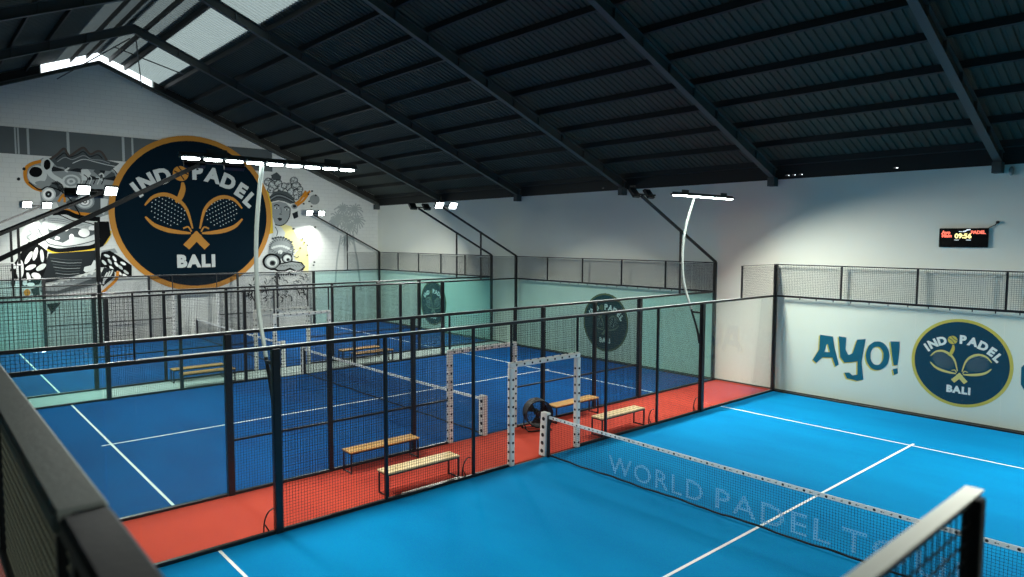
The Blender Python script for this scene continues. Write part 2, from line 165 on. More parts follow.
    ',750,562,749,569,743],0],["R","flower","grey","p",[568,735,565,728,560,722,552,720,545,721,540,726,538,733,540,740,546,746,553,748,560,746,566,742],0],["R","flo'
    'wer","pale","p",[563,743,564,739,561,736,557,734,554,735,553,738,556,742,560,744],0],["R","flower","pale","p",[561,725,558,724,554,726,552,730,553,733,557,734,5'
    '61,732,563,728],0],["R","flower","pale","p",[542,725,542,728,544,732,548,734,552,733,552,730,550,726,546,724],0],["R","flower","pale","p",[544,743,548,744,551,7'
    '42,553,738,552,735,548,734,545,736,543,740],0],["R","flower","dark","p",[485,749,482,741,475,735,467,732,458,734,451,739,449,747,452,756,458,762,467,765,476,763'
    ',482,757],0],["R","flower","grey","p",[481,749,479,742,474,737,467,735,459,736,454,741,453,748,455,755,460,760,467,762,474,761,479,756],0],["R","flower","pale",'
    '"p",[471,737,467,737,465,740,465,745,467,747,471,747,473,744,473,739],0],["R","flower","pale","p",[454,744,455,747,459,750,463,750,466,748,465,745,461,742,457,7'
    '42],0],["R","flower","pale","p",[463,760,466,760,469,756,469,752,466,749,463,750,461,753,460,757],0],["R","flower","pale","p",[479,753,479,750,475,747,471,747,4'
    '68,749,469,752,472,755,477,755],0],["R","flower","darkgrey","p",[397,797,429,815,452,794,448,775,409,773],0],["R","headdress","darkgrey","p",[387,687,408,711,44'
    '0,723,479,718,513,693,528,662,498,655,465,667,433,671,395,661],0],["R","headdress","dark","s",[391,683,427,703,466,699,515,675],0.035],["R","headdress","grey","'
    's",[391,674,427,695,466,691,515,669],0.035],["R","headdress","dark","s",[391,666,427,686,465,683,514,662],0.035],["R","headdress","grey","p",[538,644,537,639,53'
    '4,634,529,631,523,629,517,628,512,630,507,633,504,638,503,643,505,648,508,653,512,656,518,658,524,659,530,657,534,654,537,649],0],["R","headdress","dark","p",[5'
    '30,644,530,641,528,639,525,637,522,636,519,636,516,637,514,638,512,641,511,643,512,646,514,648,516,650,519,651,523,651,526,650,528,649,530,646],0],["R","face","'
    'grey","p",[400,657,439,666,475,658,497,636,493,592,473,557,443,541,414,546,402,584],0],["R","face","dark","s",[497,636,493,592,473,557,443,541,414,546],0.05],["'
    'R","face","dark","s",[409,641,425,649,439,641],0.05],["R","face","pale","p",[436,631,435,629,433,628,430,627,426,626,422,626,418,626,415,627,413,628,413,630,413'
    ',631,415,633,418,634,422,635,426,635,430,634,433,633,435,632],0],["R","face","black","p",[429,630,428,629,428,628,426,627,425,626,423,626,422,626,421,627,420,62'
    '9,420,630,420,632,421,633,422,634,423,635,425,635,426,634,428,633,428,632],0],["R","face","dark","s",[463,635,479,640,493,632],0.05],["R","face","pale","p",[491'
    ',624,490,623,488,622,485,620,481,620,477,620,473,620,470,621,468,622,467,624,468,625,470,627,473,628,477,628,481,628,485,628,488,627,490,626],0],["R","face","bl'
    'ack","p",[483,624,483,623,482,621,481,620,479,620,478,620,476,620,475,621,474,622,474,624,474,625,475,627,476,628,478,628,480,628,481,628,482,627,483,626],0],["'
    'R","face","darkgrey","s",[446,635,448,607,438,600,452,599],0.03],["R","face","dark","p",[426,578,437,582,453,578,447,567,436,565],0],["R","collar","pale","p",[4'
    '04,540,446,534,468,503,461,478,403,477],0],["R","collar","darkgrey","s",[414,534,426,509,419,484],0.04],["R","splash","orange","s",[524,656,552,677,586,726],0.1'
    '2],["R","splash","orange","s",[534,647,572,677,600,714],0.12],["R","splash","orange","s",[559,690,579,703,610,727],0.12],["R","splash","grey","p",[663,684,660,6'
    '72,652,662,640,657,627,656,615,661,607,670,605,682,608,694,616,703,628,709,641,710,652,705,660,696],0],["R","splash","dark","p",[578,658,576,655,571,654,567,655'
    ',565,658,567,661,572,663,576,661],0],["R","splash","dark","p",[609,672,607,669,602,668,598,669,596,672,598,675,603,677,607,675],0],["R","splash","dark","p",[622'
    ',647,620,644,616,642,611,643,610,647,611,650,616,651,620,650],0],["R","splash","dark","p",[606,711,604,708,600,706,595,707,594,710,596,714,600,715,604,714],0],['
    '"R","splash","dark","p",[627,728,625,725,621,723,616,724,615,727,616,731,621,732,625,731],0],["R","splash","dark","p",[518,526,516,523,512,521,507,522,506,526,5'
    '08,529,512,530,516,529],0],["R","splash","dark","p",[647,706,646,703,641,701,637,703,635,706,637,709,641,711,646,709],0],["R","headdress","dark","p",[507,605,53'
    '7,619,540,587,516,577],0],["R","mask","grey","p",[374,397,382,437,404,469,442,479,488,465,513,432,503,375,382,380],0],["R","mask","pale","p",[403,425,401,421,39'
    '7,419,393,419,389,422,388,425,389,429,393,431,398,431,401,429],0],["R","mask","pale","p",[415,430,414,426,410,423,405,423,402,426,400,430,402,433,406,436,410,43'
    '6,414,433],0],["R","mask","pale","p",[428,433,426,429,422,427,418,427,414,429,413,433,414,437,418,439,423,439,426,437],0],["R","mask","pale","p",[440,435,439,43'
    '1,435,429,430,429,427,431,425,435,427,439,431,441,435,441,439,439],0],["R","mask","pale","p",[453,435,451,431,447,429,443,429,439,431,438,435,439,439,443,441,44'
    '8,441,451,439],0],["R","mask","pale","p",[465,432,464,428,460,426,455,426,452,429,450,432,452,436,456,439,460,439,464,436],0],["R","mask","pale","p",[478,428,47'
    '6,424,473,422,468,422,464,424,463,428,464,432,468,434,473,434,477,432],0],["R","mask","pale","p",[491,422,489,418,485,416,480,416,477,418,475,422,477,426,481,42'
    '8,485,428,489,426],0],["R","mask","pale","p",[503,415,502,411,498,409,493,409,489,411,488,415,489,419,493,421,498,421,502,419],0],["R","mask","darkgrey","p",[40'
    '8,474,406,470,403,468,398,468,394,470,393,474,394,477,398,479,403,479,406,477],0],["R","mask","darkgrey","p",[422,477,420,474,417,472,412,472,408,474,407,477,40'
    '9,481,412,483,417,483,421,481],0],["R","mask","darkgrey","p",[436,480,435,477,431,475,426,475,423,477,421,480,423,483,427,486,431,486,435,483],0],["R","mask","d'
    'arkgrey","p",[450,481,449,477,445,475,440,475,437,477,435,481,437,484,441,486,445,486,449,484],0],["R","mask","darkgrey","p",[465,478,463,475,459,473,455,473,45'
    '1,475,450,478,451,482,455,484,460,484,463,482],0],["R","mask","darkgrey","p",[479,473,477,470,474,468,469,468,465,470,464,473,465,476,469,478,474,478,478,476],0'
    '],["R","mask","darkgrey","p",[493,466,492,462,488,460,483,460,479,462,478,465,479,469,483,471,488,471,492,469],0],["R","mask","darkgrey","p",[508,457,506,453,50'
    '2,451,497,451,494,453,492,457,494,460,498,462,502,462,506,460],0],["R","mask","darkgrey","p",[390,388,441,408,499,395,499,370,415,368],0],["R","mask","pale","p"'
    ',[452,404,451,400,449,397,445,394,441,393,436,393,432,394,428,397,426,400,425,404,426,408,429,411,432,414,437,415,441,415,446,414,449,411,451,408],0],["R","mask'
    '_eye","black","p",[442,353,438,338,430,325,416,315,400,310,383,311,367,317,354,327,346,340,343,355,346,369,355,382,368,392,384,397,402,396,418,391,431,381,439,3'
    '68],0],["R","mask_eye","grey","p",[430,353,428,341,421,331,410,324,398,321,385,321,373,325,363,333,356,343,354,354,357,366,364,375,374,383,386,387,399,386,412,3'
    '82,422,375,428,364],0],["R","mask_eye","pale","p",[422,353,420,344,414,336,406,331,397,328,386,328,377,331,369,337,364,345,363,354,365,363,370,371,378,376,387,3'
    '79,398,379,407,376,415,370,420,362],0],["R","mask_eye","darkgrey","p",[413,347,411,342,408,337,404,334,399,333,393,333,387,335,383,338,380,342,380,347,381,352,3'
    '84,357,388,360,393,361,399,361,405,360,409,356,412,352],0],["R","mask_eye","black","p",[406,347,405,344,403,341,401,339,398,338,394,339,391,340,388,342,387,344,'
    '386,347,387,350,389,353,391,355,394,356,398,356,401,355,404,353,405,350],0],["R","mask_eye","black","p",[506,370,504,360,498,353,490,347,480,344,469,344,459,347'
    ',451,353,446,361,445,371,447,380,452,387,460,393,470,396,481,396,491,393,499,387,504,379],0],["R","mask_eye","grey","p",[499,370,497,363,493,357,486,352,479,350'
    ',471,350,463,353,457,357,453,363,452,370,453,377,458,383,464,388,471,390,480,390,487,387,493,383,497,377],0],["R","mask_eye","pale","p",[494,370,492,364,489,360'
    ',484,356,478,354,472,354,466,356,461,360,458,365,457,370,458,376,461,380,466,384,472,386,479,386,485,384,489,380,493,375],0],["R","mask_eye","darkgrey","p",[489'
    ',363,489,360,487,358,484,356,481,355,477,355,474,356,471,358,470,361,469,364,470,367,472,369,474,371,478,372,481,372,484,371,487,369,489,366],0],["R","mask_eye"'
    ',"black","p",[485,363,485,362,484,360,482,359,480,358,478,358,476,359,474,360,473,362,473,364,474,365,475,367,476,368,478,369,480,369,482,368,484,367,485,365],0'
    '],["R","mask_nose","black","p",[401,313,431,345,499,357,555,349,574,323,554,299,523,296,489,311,459,300,422,303],0],["R","mask_nose","grey","p",[412,319,437,339'
    ',499,350,550,342,566,324,545,308,524,306,489,321,459,310,426,311],0],["R","mask_mouth","pale","s",[348,321,388,304,438,294,497,288,558,295],0.12],["R","mask_mou'
    'th","black","p",[411,291,421,291,416,277],0],["R","mask_mouth","black","p",[424,290,434,290,429,276],0],["R","mask_mouth","black","p",[436,290,446,290,441,276],'
    '0],["R","mask_mouth","black","p",[449,290,459,289,454,276],0],["R","mask_mouth","black","p",[462,289,472,289,466,275],0],["R","mask_mouth","black","p",[474,289,'
    '484,289,479,275],0],["R","mask_mouth","black","p",[487,289,497,288,492,274],0],["R","mask_mouth","black","p",[500,288,510,288,505,274],0],["R","mask_mouth","bla'
    'ck","p",[513,288,523,287,518,273],0],["R","mask","darkgrey","s",[508,383,508,411,521,419],0.04],["R","mask","pale","s",[508,383,513,408,526,416],0.04],["R","mas'
    'k","darkgrey","s",[508,383,502,396,515,404],0.04],["R","mask","pale","s",[508,383,531,376,544,384],0.04],["R","mask","darkgrey","s",[508,383,526,404,539,413],0.'
    '04],["R","mask","pale","s",[508,383,518,402,531,410],0.04],["R","mask","darkgrey","s",[508,383,506,410,519,418],0.04],["R","mask","pale","s",[508,383,506,370,51'
    '9,378],0.04],["R","mask","darkgrey","s",[508,383,528,375,541,384],0.04],["R","mask","pale","s",[508,383,527,406,540,414],0.04],["R","mane","grey","s",[343,215,3'
    '40,200,321,195],0.05],["R","mane","dark","s",[541,276,560,271,560,253],0.05],["R","mane","dark","s",[410,268,425,276,436,269],0.05],["R","mane","grey","s",[559,'
    '174,573,178,586,165],0.05],["R","mane","dark","s",[550,213,561,203,564,180],0.05],["R","mane","dark","s",[411,239,420,240,435,225],0.05],["R","mane","grey","s",'
    '[294,195,299,191,301,181],0.05],["R","mane","dark","s",[451,254,468,254,474,239],0.05],["R","mane","dark","s",[353,168,362,160,351,150],0.05],["R","mane","grey"'
    ',"s",[309,267,310,256,296,250],0.05],["R","mane","dark","s",[347,223,359,214,360,191],0.05],["R","mane","dark","s",[262,200,266,190,266,172],0.05],["R","mane","'
    'grey","s",[352,271,360,265,363,249],0.05],["R","mane","dark","s",[474,175,494,167,495,144],0.05],["R","mane","dark","s",[570,284,583,276,574,262],0.05],["R","ma'
    'ne","grey","s",[503,235,525,231,529,209],0.05],["R","mane","dark","s",[518,250,527,250,536,240],0.05],["R","mane","dark","s",[285,176,290,172,296,157],0.05],["R'
    '","mane","grey","s",[256,197,259,189,258,175],0.05],["R","mane","dark","s",[274,241,283,236,282,224],0.05],["R","mane","dark","s",[260,210,272,205,268,194],0.05'
    '],["R","mane","grey","s",[405,260,425,269,442,259],0.05],["R","mane","dark","s",[417,193,425,184,421,170],0.05],["R","mane","dark","s",[401,261,407,255,412,240]'
    ',0.05],["R","mane","grey","s",[381,261,374,244,357,237],0.05],["R","mane","dark","s",[408,287,417,291,429,283],0.05],["R","mane","dark","s",[309,188,320,183,317'
    ',172],0.05],["R","mane","grey","s",[557,213,582,215,592,195],0.05],["R","mane","dark","s",[547,202,564,195,565,174],0.05],["R","mane","dark","s",[407,279,411,27'
    '4,413,261],0.05],["R","mane","grey","s",[546,167,552,164,561,149],0.05],["R","mane","dark","s",[511,205,526,204,538,184],0.05],["R","mane","dark","s",[460,202,4'
    '71,195,466,182],0.05],["R","mane","grey","s",[568,276,588,263,577,240],0.05],["R","mane","dark","s",[467,283,484,293,503,282],0.05],["R","mane","dark","s",[571,'
    '199,577,203,589,197],0.05],["R","mane","grey","s",[454,217,461,207,462,187],0.05],["R","mane","dark","s",[312,181,307,174,301,171],0.05],["R","mane","dark","s",'
    '[279,198,285,182,268,167],0.05],["R","mane","grey","s",[540,261,561,264,570,250],0.05],["R","mane","dark","s",[543,187,561,186,565,170],0.05],["R","mane","dark"'
    ',"s",[251,218,247,206,233,202],0.05],["R","mane","grey","s",[445,272,451,267,457,252],0.05],["R","mane","dark","s",[417,289,427,281,431,259],0.05],["R","mane","'
    'dark","s",[270,245,280,232,272,214],0.05],["R","mane","grey","s",[318,233,337,223,332,201],0.05],["R","mane","dark","s",[278,186,288,174,275,161],0.05],["R","ma'
    'ne","dark","s",[531,187,539,182,537,171],0.05],["R","mane","grey","s",[305,192,300,181,289,175],0.05],["R","mane","dark","s",[298,277,296,269,293,260],0.05],["R'
    '","mane","dark","s",[353,225,352,208,334,197],0.05],["R","mane","grey","s",[244,222,247,210,230,202],0.05],["R","mane","dark","s",[403,282,406,272,389,268],0.05'
    '],["R","mane","dark","s",[358,197,363,179,342,165],0.05],["R","mane","grey","s",[468,212,474,205,474,190],0.05],["R","mane","dark","s",[395,177,388,167,379,163]'
    ',0.05],["R","mane","dark","s",[507,209,515,216,532,208],0.05],["R","mane","grey","s",[502,242,517,249,533,240],0.05],["R","mane","dark","s",[268,195,270,186,254'
    ',184],0.05],["R","mane","dark","s",[364,220,369,209,354,201],0.05],["R","mane","grey","s",[271,180,271,171,263,164],0.05],["R","mane","dark","s",[350,255,352,25'
    '2,357,242],0.05],["R","mane","dark","s",[564,179,575,170,580,148],0.05],["R","mane","grey","s",[567,266,583,265,592,249],0.05],["R","mane","dark","s",[432,172,4'
    '48,160,438,140],0.05],["R","mane","dark","s",[280,211,286,196,267,184],0.05],["R","mane","grey","s",[523,248,541,250,557,232],0.05],["R","mane","dark","s",[440,'
    '176,451,180,470,166],0.05],["R","mane","dark","s",[318,253,307,241,294,240],0.05],["R","mane","grey","s",[547,235,557,229,558,213],0.05],["R","splash","dark","p'
    '",[521,526,519,524,515,522,511,523,509,526,511,529,515,530,519,529],0],["R","splash","dark","p",[568,473,566,470,561,469,557,470,555,473,557,476,562,477,566,476'
    '],0],["R","splash","dark","p",[576,453,574,450,570,448,566,450,564,453,566,455,570,457,574,455],0],["R","splash","dark","p",[592,386,591,383,586,382,582,383,580'
    ',386,582,389,586,390,591,389],0],["R","splash","dark","p",[632,347,630,344,625,343,621,345,619,348,621,351,626,352,630,350],0],["R","splash","dark","p",[627,331'
    ',625,328,621,327,616,328,615,331,616,334,621,335,625,334],0],["R","splash","dark","p",[640,536,638,533,633,532,629,533,627,536,629,539,634,540,638,539],0],["R",'
    '"splash","dark","p",[554,424,552,421,547,419,543,421,541,424,543,427,548,428,552,426],0],["R","splash","dark","p",[593,440,592,437,587,436,583,437,581,440,583,4'
    '43,587,444,592,443],0],["R","mask","darkgrey","s",[495,432,511,434],0.035],["R","mask","darkgrey","s",[493,425,508,424],0.035],["R","mask","darkgrey","s",[489,4'
    '18,502,415],0.035],["R","mask","darkgrey","s",[481,412,493,407],0.035],["R","mask","darkgrey","s",[472,407,480,400],0.035],["R","mask","darkgrey","s",[461,403,4'
    '66,396],0.035],["R","mask","darkgrey","s",[448,402,450,394],0.035],["R","mask","darkgrey","s",[436,402,434,394],0.035],["R","mask","darkgrey","s",[424,404,418,3'
    '96],0.035],["R","mask","darkgrey","s",[413,407,404,401],0.035],["R","mask","darkgrey","s",[404,412,392,407],0.035],["R","mask","darkgrey","s",[397,418,384,416],'
    '0.035],["R","mask","darkgrey","s",[393,425,378,425],0.035],["R","mask","darkgrey","s",[391,433,377,434],0.035],["R","mask","darkgrey","s",[393,440,379,444],0.03'
    '5],["R","mask","darkgrey","s",[397,447,384,453],0.035],["R","mask","darkgrey","s",[405,453,394,461],0.035],["R","mask","darkgrey","s",[414,458,406,467],0.035],['
    '"R","mask","darkgrey","s",[425,461,420,472],0.035],["R","mask","darkgrey","s",[437,463,436,474],0.035],["R","mask","darkgrey","s",[450,463,452,474],0.035],["R",'
    '"mask","darkgrey","s",[462,461,467,472],0.035],["R","mask","darkgrey","s",[473,458,482,467],0.035],["R","mask","darkgrey","s",[482,453,494,461],0.035],["R","mas'
    'k","darkgrey","s",[489,447,503,453],0.035],["R","mask","darkgrey","s",[494,440,509,443],0.035],["R","mask_nose","darkgrey","s",[422,327,431,337,440,327],0.025],'
    '["R","mask_nose","darkgrey","s",[439,328,447,336,457,326],0.025],["R","mask_nose","darkgrey","s",[456,330,464,336,474,326],0.025],["R","mask_nose","darkgrey","s'
    '",[473,331,481,336,491,325],0.025],["R","mask_nose","darkgrey","s",[490,332,498,335,508,325],0.025],["R","mask_nose","darkgrey","s",[507,333,515,335,526,325],0.'
    '025],["R","mask_nose","darkgrey","s",[524,335,533,334,543,324],0.025],["R","mask_nose","darkgrey","s",[541,336,550,334,560,324],0.025],["R","flower","dark","s",'
    '[500,751,505,746,509,751],0.03],["R","flower","dark","s",[378,773,383,768,388,772],0.03],["R","flower","dark","s",[515,730,520,726,524,730],0.03],["R","flower",'
    '"dark","s",[412,762,417,757,422,761],0.03],["R","flower","dark","s",[540,737,545,732,549,737],0.03],["R","flower","dark","s",[387,782,391,778,396,782],0.03],["R'
    '","flower","dark","s",[541,709,546,705,550,709],0.03],["R","flower","dark","s",[430,745,434,740,439,744],0.03],["R","flower","dark","s",[502,775,507,771,512,775'
    '],0.03],["R","flower","dark","s",[392,771,397,766,402,770],0.03],["R","flower","dark","s",[538,716,543,712,547,716],0.03],["R","flower","dark","s",[422,778,427,'
    '774,432,778],0.03],["R","flower","dark","s",[498,759,503,755,507,759],0.03],["R","flower","dark","s",[432,778,436,773,442,777],0.03],["R","flower","dark","s",[5'
    '30,732,535,728,539,732],0.03],["R","flower","dark","s",[408,717,412,713,417,716],0.03],["R","flower","dark","s",[499,742,504,738,508,742],0.03],["R","flower","d'
    'ark","s",[387,780,391,775,396,779],0.03],["R","flower","dark","s",[485,757,490,753,494,757],0.03],["R","flower","dark","s",[385,783,389,778,394,782],0.03],["R",'
    '"flower","dark","s",[543,762,548,758,552,763],0.03],["R","flower","dark","s",[428,737,432,733,437,737],0.03],["R","flower","dark","s",[526,733,532,729,536,734],'
    '0.03],["R","flower","dark","s",[431,724,436,720,441,724],0.03],["R","flower","dark","s",[526,741,531,737,535,741],0.03],["R","flower","dark","s",[416,735,421,73'
    '1,426,735],0.03],["R","flower","dark","s",[516,745,521,740,525,745],0.03],["R","flower","dark","s",[385,725,390,720,395,724],0.03],["R","flower","dark","s",[513'
    ',777,518,773,522,778],0.03],["R","flower","dark","s",[386,722,390,718,396,722],0.03],["P","trunk","faint","s",[857,494,884,354,906,184],0.12],["P","trunk","fain'
    't","s",[787,493,761,357,747,209],0.1],["P","frond","faint","s",[800,640,810,661,816,664],0.07],["P","frond","faint","s",[800,640,820,657,832,656],0.07],["P","fr'
    'ond","faint","s",[800,640,829,649,847,642],0.07],["P","frond","faint","s",[800,640,831,637,852,620],0.07],["P","frond","faint","s",[800,640,821,628,834,609],0.0'
    '7],["P","frond","faint","s",[800,640,813,621,821,596],0.07],["P","frond","faint","s",[800,640,802,617,803,589],0.07],["P","frond","faint","s",[800,640,792,622,7'
    '87,600],0.07],["P","frond","faint","s",[800,640,777,620,761,593],0.07],["P","frond","faint","s",[800,640,780,634,766,620],0.07],["P","frond","faint","s",[800,64'
    '0,768,644,747,631],0.07],["P","frond","faint","s",[800,640,782,651,769,649],0.07],["P","frond","faint","s",[800,640,789,658,782,659],0.07],["P","frond","faint",'
    '"s",[800,640,799,668,797,673],0.07],["P","frond","faint","s",[871,637,850,615,837,586],0.07],["P","frond","faint","s",[871,637,848,627,833,610],0.07],["P","fron'
    'd","faint","s",[871,637,842,637,824,624],0.07],["P","frond","faint","s",[871,637,846,647,830,642],0.07],["P","frond","faint","s",[871,637,852,658,840,658],0.07]'
    ',["P","frond","faint","s",[871,637,866,658,863,661],0.07],["P","frond","faint","s",[871,637,878,665,883,670],0.07],["P","frond","faint","s",[871,637,892,661,907'
    ',662],0.07],["P","frond","faint","s",[871,637,898,650,917,644],0.07],["P","frond","faint","s",[871,637,904,638,926,624],0.07],["P","frond","faint","s",[871,637,'
    '900,625,920,602],0.07],["P","frond","faint","s",[871,637,886,619,897,595],0.07],["P","frond","faint","s",[871,637,877,610,881,577],0.07],["P","frond","faint","s'
    '",[871,637,863,609,857,577],0.07],["P","frond","faint","s",[771,587,787,614,798,617],0.07],["P","frond","faint","s",[771,587,793,602,807,599],0.07],["P","frond"'
    ',"faint","s",[771,587,804,593,826,582],0.07],["P","frond","faint","s",[771,587,807,578,831,555],0.07],["P","frond","faint","s",[771,587,792,570,806,545],0.07],['
    '"P","frond","faint","s",[771,587,783,559,791,525],0.07],["P","frond","faint","s",[771,587,768,553,766,514],0.07],["P","frond","faint","s",[771,587,754,561,743,5'
    '28],0.07],["P","frond","faint","s",[771,587,750,574,736,553],0.07],["P","frond","faint","s",[771,587,738,582,716,563],0.07],["P","frond","faint","s",[771,587,74'
    '4,594,726,585],0.07],["P","frond","faint","s",[771,587,744,609,726,607],0.07],["P","frond","faint","s",[771,587,758,616,750,619],0.07],["P","frond","faint","s",'
    '[771,587,773,614,774,618],0.07],["P","frond","faint","s",[817,583,829,551,836,512],0.07],["P","frond","faint","s",[817,583,812,552,809,517],0.07],["P","frond","'
    'faint","s",[817,583,801,560,789,531],0.07],["P","frond","faint","s",[817,583,785,565,764,536],0.07],["P","frond","faint","s",[817,583,780,579,755,559],0.07],["P'
    '","frond","faint","s",[817,583,782,594,758,584],0.07],["P","frond","faint","s",[817,583,791,607,773,605],0.07],["P","frond","faint","s",[817,583,806,612,799,616'
    '],0.07],["P","frond","faint","s",[817,583,821,615,824,620],0.07],["P","frond","faint","s",[817,583,835,609,848,611],0.07],["P","frond","faint","s",[817,583,845,'
    '599,864,595],0.07],["P","frond","faint","s",[817,583,856,588,882,573],0.07],["P","frond","faint","s",[817,583,845,574,864,555],0.07],["P","frond","faint","s",[8'
    '17,583,835,566,847,543],0.07],["P","frond","faint","s",[887,574,887,604,887,609],0.07],["P","frond","faint","s",[887,574,901,599,909,602],0.07],["P","frond","fa'
    'int","s",[887,574,912,592,928,591],0.07],["P","frond","faint","s",[887,574,919,582,940,572],0.07],["P","frond","faint","s",[887,574,914,570,932,554],0.07],["P",'
    '"frond","faint","s",[887,574,909,560,923,538],0.07],["P","frond","faint","s",[887,574,899,554,906,530],0.07],["P","frond","faint","s",[887,574,888,543,888,507],'
    '0.07],["P","frond","faint","s",[887,574,872,544,862,508],0.07],["P","frond","faint","s",[887,574,862,554,844,526],0.07],["P","frond","faint","s",[887,574,863,56'
    '8,846,552],0.07],["P","frond","faint","s",[887,574,851,580,827,567],0.07],["P","frond","faint","s",[887,574,860,592,841,589],0.07],["P","frond","faint","s",[887'
    ',574,874,598,865,601],0.07],["P","frond","faint","s",[840,541,823,527,812,508],0.07],["P","frond","faint","s",[840,541,808,532,787,511],0.07],["P","frond","fain'
    't","s",[840,541,810,545,790,533],0.07],["P","frond","faint","s",[840,541,815,556,798,552],0.07],["P","frond","faint","s",[840,541,828,559,821,560],0.07],["P","f'
    'rond","faint","s",[840,541,838,570,836,574],0.07],["P","frond","faint","s",[840,541,848,561,854,563],0.07],["P","frond","faint","s",[840,541,861,559,875,558],0.'
    '07],["P","frond","faint","s",[840,541,863,548,879,542],0.07],["P","frond","faint","s",[840,541,867,538,884,524],0.07],["P","frond","faint","s",[840,541,868,524,'
    '886,498],0.07],["P","frond","faint","s",[840,541,855,516,866,485],0.07],["P","frond","faint","s",[840,541,842,512,843,477],0.07],["P","frond","faint","s",[840,5'
    '41,830,519,823,492],0.07],["P","frond","faint","s",[748,571,738,583,731,583],0.07],["P","frond","faint","s",[748,571,744,587,742,590],0.07],["P","frond","faint"'
    ',"s",[748,571,751,584,754,585],0.07],["P","frond","faint","s",[748,571,759,583,766,583],0.07],["P","frond","faint","s",[748,571,767,579,780,575],0.07],["P","fro'
    'nd","faint","s",[748,571,767,571,780,562],0.07],["P","frond","faint","s",[748,571,766,563,777,548],0.07],["P","frond","faint","s",[748,571,757,560,763,545],0.07'
    '],["P","frond","faint","s",[748,571,751,554,753,534],0.07],["P","frond","faint","s",[748,571,742,554,739,533],0.07],["P","frond","faint","s",[748,571,735,558,72'
    '7,540],0.07],["P","frond","faint","s",[748,571,732,564,722,552],0.07],["P","frond","faint","s",[748,571,733,571,723,564],0.07],["P","frond","faint","s",[748,571'
    ',736,577,727,574],0.07],["P","frond","faint","s",[821,472,846,473,863,463],0.07],["P","frond","faint","s",[821,472,845,463,860,445],0.07],["P","frond","faint","'
    's",[821,472,834,459,842,441],0.07],["P","frond","faint","s",[821,472,827,451,831,426],0.07],["P","frond","faint","s",[821,472,817,454,814,432],0.07],["P","frond'
    '","faint","s",[821,472,807,456,798,434],0.07],["P","frond","faint","s",[821,472,799,462,784,443],0.07],["P","frond","faint","s",[821,472,801,471,788,462],0.07],'
    '["P","frond","faint","s",[821,472,800,480,787,475],0.07],["P","frond","faint","s",[821,472,809,485,800,485],0.07],["P","frond","faint","s",[821,472,816,491,812,'
    '494],0.07],["P","frond","faint","s",[821,472,824,487,826,490],0.07],["P","frond","faint","s",[821,472,833,486,840,487],0.07],["P","frond","faint","s",[821,472,8'
    '38,481,850,477],0.07]]'
)
AYO_DATA = (
    '{"A":[[[1.35,1.91],[1.73,1.89],[1.79,1.58],[1.94,1.08],[1.84,1.01],[1.74,1.26],[1.44,1.23],[1.27,1.04],[1.16,1.12],[1.34,1.46]],[[1.5,1.4],[1.55,1.63],[1.59,1.6'
    '6],[1.66,1.42]]],"Y":[[[1.9,1.92],[2.12,1.91],[2.11,1.55],[2.2,1.4],[2.31,1.46],[2.43,1.88],[2.66,1.92],[2.6,1.49],[2.57,1.23],[2.64,0.74],[2.47,0.68],[2.18,0.7'
    '1],[2.1,0.87],[2.24,0.89],[2.33,0.82],[2.47,0.86],[2.46,1.25],[2.32,1.21],[2.1,1.16],[1.97,1.31]]],"O":[[[3.31,1.52],[3.3,1.42],[3.28,1.31],[3.23,1.22],[3.17,1.'
    '15],[3.1,1.1],[3.01,1.07],[2.93,1.07],[2.85,1.1],[2.79,1.16],[2.73,1.24],[2.7,1.33],[2.68,1.44],[2.69,1.55],[2.72,1.65],[2.76,1.75],[2.83,1.82],[2.9,1.87],[2.98'
    ',1.89],[3.06,1.89],[3.14,1.86],[3.21,1.8],[3.26,1.72],[3.29,1.63]],[[3.15,1.5],[3.15,1.43],[3.14,1.37],[3.11,1.31],[3.08,1.26],[3.04,1.23],[2.99,1.22],[2.95,1.2'
    '2],[2.9,1.24],[2.86,1.28],[2.83,1.33],[2.81,1.39],[2.81,1.46],[2.81,1.53],[2.82,1.59],[2.85,1.65],[2.88,1.7],[2.93,1.73],[2.97,1.74],[3.02,1.74],[3.06,1.72],[3.'
    '1,1.68],[3.13,1.63],[3.15,1.57]]],"E":[[[3.32,1.93],[3.56,1.95],[3.56,1.67],[3.53,1.29],[3.43,1.27],[3.37,1.59]]],"D":[[[3.41,1.16],[3.53,1.2],[3.55,1.06],[3.45'
    ',1.0]]]}'
)
import bpy, math, random, json
from mathutils import Vector, Matrix
random.seed(7)
SC = bpy.context.scene
COL = SC.collection
PI = math.pi

# ------------------------------------------------------------------ materials
def srgb(h):
    if isinstance(h, str):
        h = tuple(int(h[i:i+2], 16) for i in (0, 2, 4))
    f = lambda c: c/12.92 if c <= .04045 else ((c+.055)/1.055)**2.4
    return tuple(f(c/255) for c in h) + (1,)

def new_mat(name):
    m = bpy.data.materials.new(name); m.use_nodes = True
    nt = m.node_tree; b = nt.nodes['Principled BSDF']
    return m, nt, b

